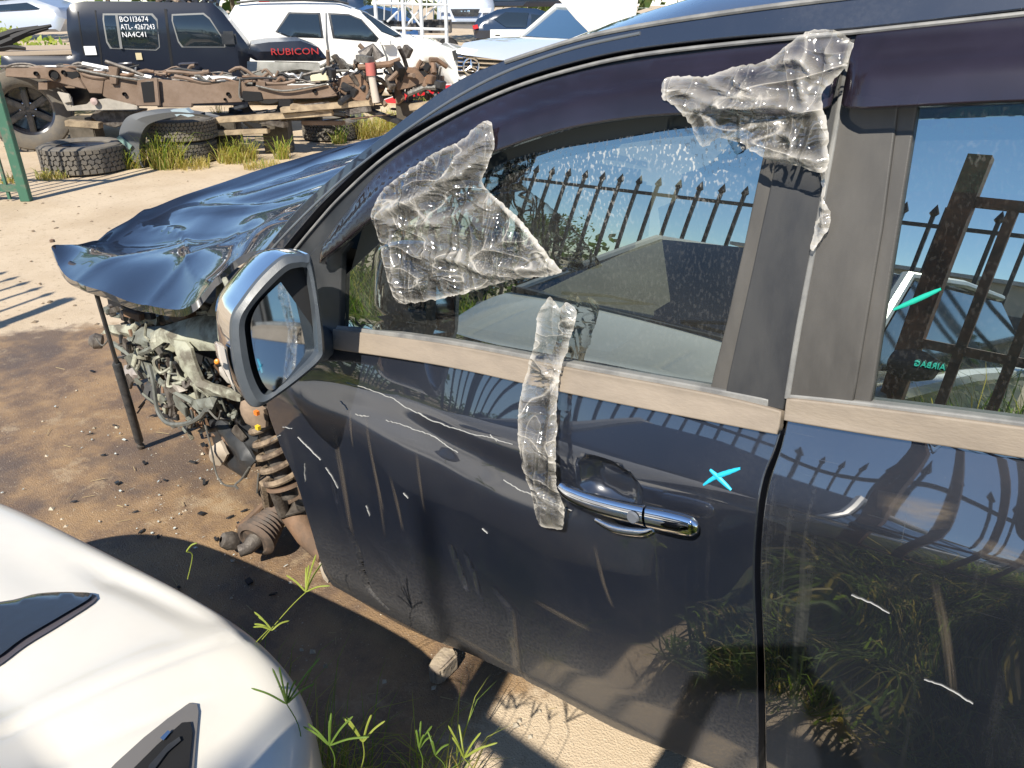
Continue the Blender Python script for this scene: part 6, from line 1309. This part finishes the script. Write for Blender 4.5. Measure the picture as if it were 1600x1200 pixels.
# back hedge and mound
for i, (u, D, r_, h) in enumerate([(20, 13.5, 1.1, .95), (75, 13.2, .9, .9), (-40, 14, 1.2, 1.2)]):
    p = BP(u, 100, D); bush('weed_bush', (p.x, p.y), r_, h, 1600, [lime, green, lime][i], ['yellow green weeds heaped at the top left of the cab', 'green weed clump touching the back of the cab', 'weeds at the far left edge'][i], 'bush', 'weeds behind the cab', ls=.10)
for i in range(9):
    p = BP(-200+i*190, 60, 36+3*(i % 2)); bush('tree', (p.x, p.y), 4, 5, 900, deep, ['tree far beyond the yard, number '][0].replace(', number ', '')+[' at the far left', ' left of the cab', ' above the cab', ' above the white van', ' above the rack', ' behind the silver hatchback', ' behind the dark sedan', ' behind the black roof', ' at the far right'][i], 'tree', 'trees beyond the yard', ls=.5, trunk=1.5)
# weeds through the yard
for (u, v, n, h, sp, ms, lb) in [(85, 278, 60, .16, .16, [(straw, .7), (lime, .4)], 'dry low weeds at the foot of the green post'), (205, 262, 90, .30, .16, [(lime, .6), (green, .4), (straw, .5)], 'green weeds between the big tyre and the stack'), (262, 262, 110, .5, .18, [(lime, .6), (green, .5), (straw, .3)], 'tall bright grass in front of the stacked tyres'),
                               (300, 262, 60, .22, .2, [(straw, .8), (lime, .3)], 'dry grass right of the stacked tyres'), (372, 252, 120, .36, .22, [(lime, .7), (straw, .6)], 'yellow green clump in the middle of the sand'), (410, 262, 60, .16, .2, [(straw, .8), (green, .2)], 'low dry weeds beside the middle clump'), (442, 248, 50, .34, .09, [(lime, .6), (green, .3)], 'slim upright grass clump left of the single tyre'),
                               (530, 224, 34, .30, .10, [(green, .7), (lime, .4)], 'fresh green grass in front of the single tyre'), (570, 214, 120, .42, .25, [(straw, .8), (lime, .5)], 'dry tall grass right of the single tyre'), (620, 204, 160, .45, .35, [(straw, .8), (lime, .6)], 'yellow grass bank beside the black pillar'), (665, 190, 140, .45, .35, [(straw, .7), (lime, .6)], 'yellow grass under the red panel'), (350, 205, 40, .55, .06, [(lime, .8), (straw, .4)], 'tall leafy weed stalk in front of the chassis'), (20, 285, 30, .14, .12, [(straw, .8), (lime, .4)], 'dry tuft inside the gate frame')]:
    p = PZ(u, v); tuft((p.x, p.y, 0), int(n*1.5), h*.9, sp, [(m_, k_*(1.4 if m_ is straw else .8)) for m_, k_ in ms]+[(straw, .7)], lb, lean=1.0, wd=.0042)
rs = random.Random(5)
mbq = MB()
for _ in range(170):                                                                # leaves, chips and clods strewn over the yard
    u = rs.uniform(-30, 620); v = rs.uniform(225, 520); p = PZ(u, v); r = rs.uniform(.006, .02)
    V = [p+Vector((rs.uniform(.6, 1.3)*r*a, rs.uniform(.6, 1.3)*r*b, c*r*.6)) for a, b, c in ((1, 0, .2), (-1, 0, .2), (0, 1, .2), (0, -1, .2), (0, 0, 1.0), (0, 0, -.6))]
    mbq.add(V, [(0, 2, 4), (2, 1, 4), (1, 3, 4), (3, 0, 4), (2, 0, 5), (1, 2, 5), (3, 1, 5), (0, 3, 5)])
tag(mbq.build('dirt_clods', P_('clod', (.20, .15, .10), .9), smooth=False), 'small clods and chips on the pale sand', kind='stuff')
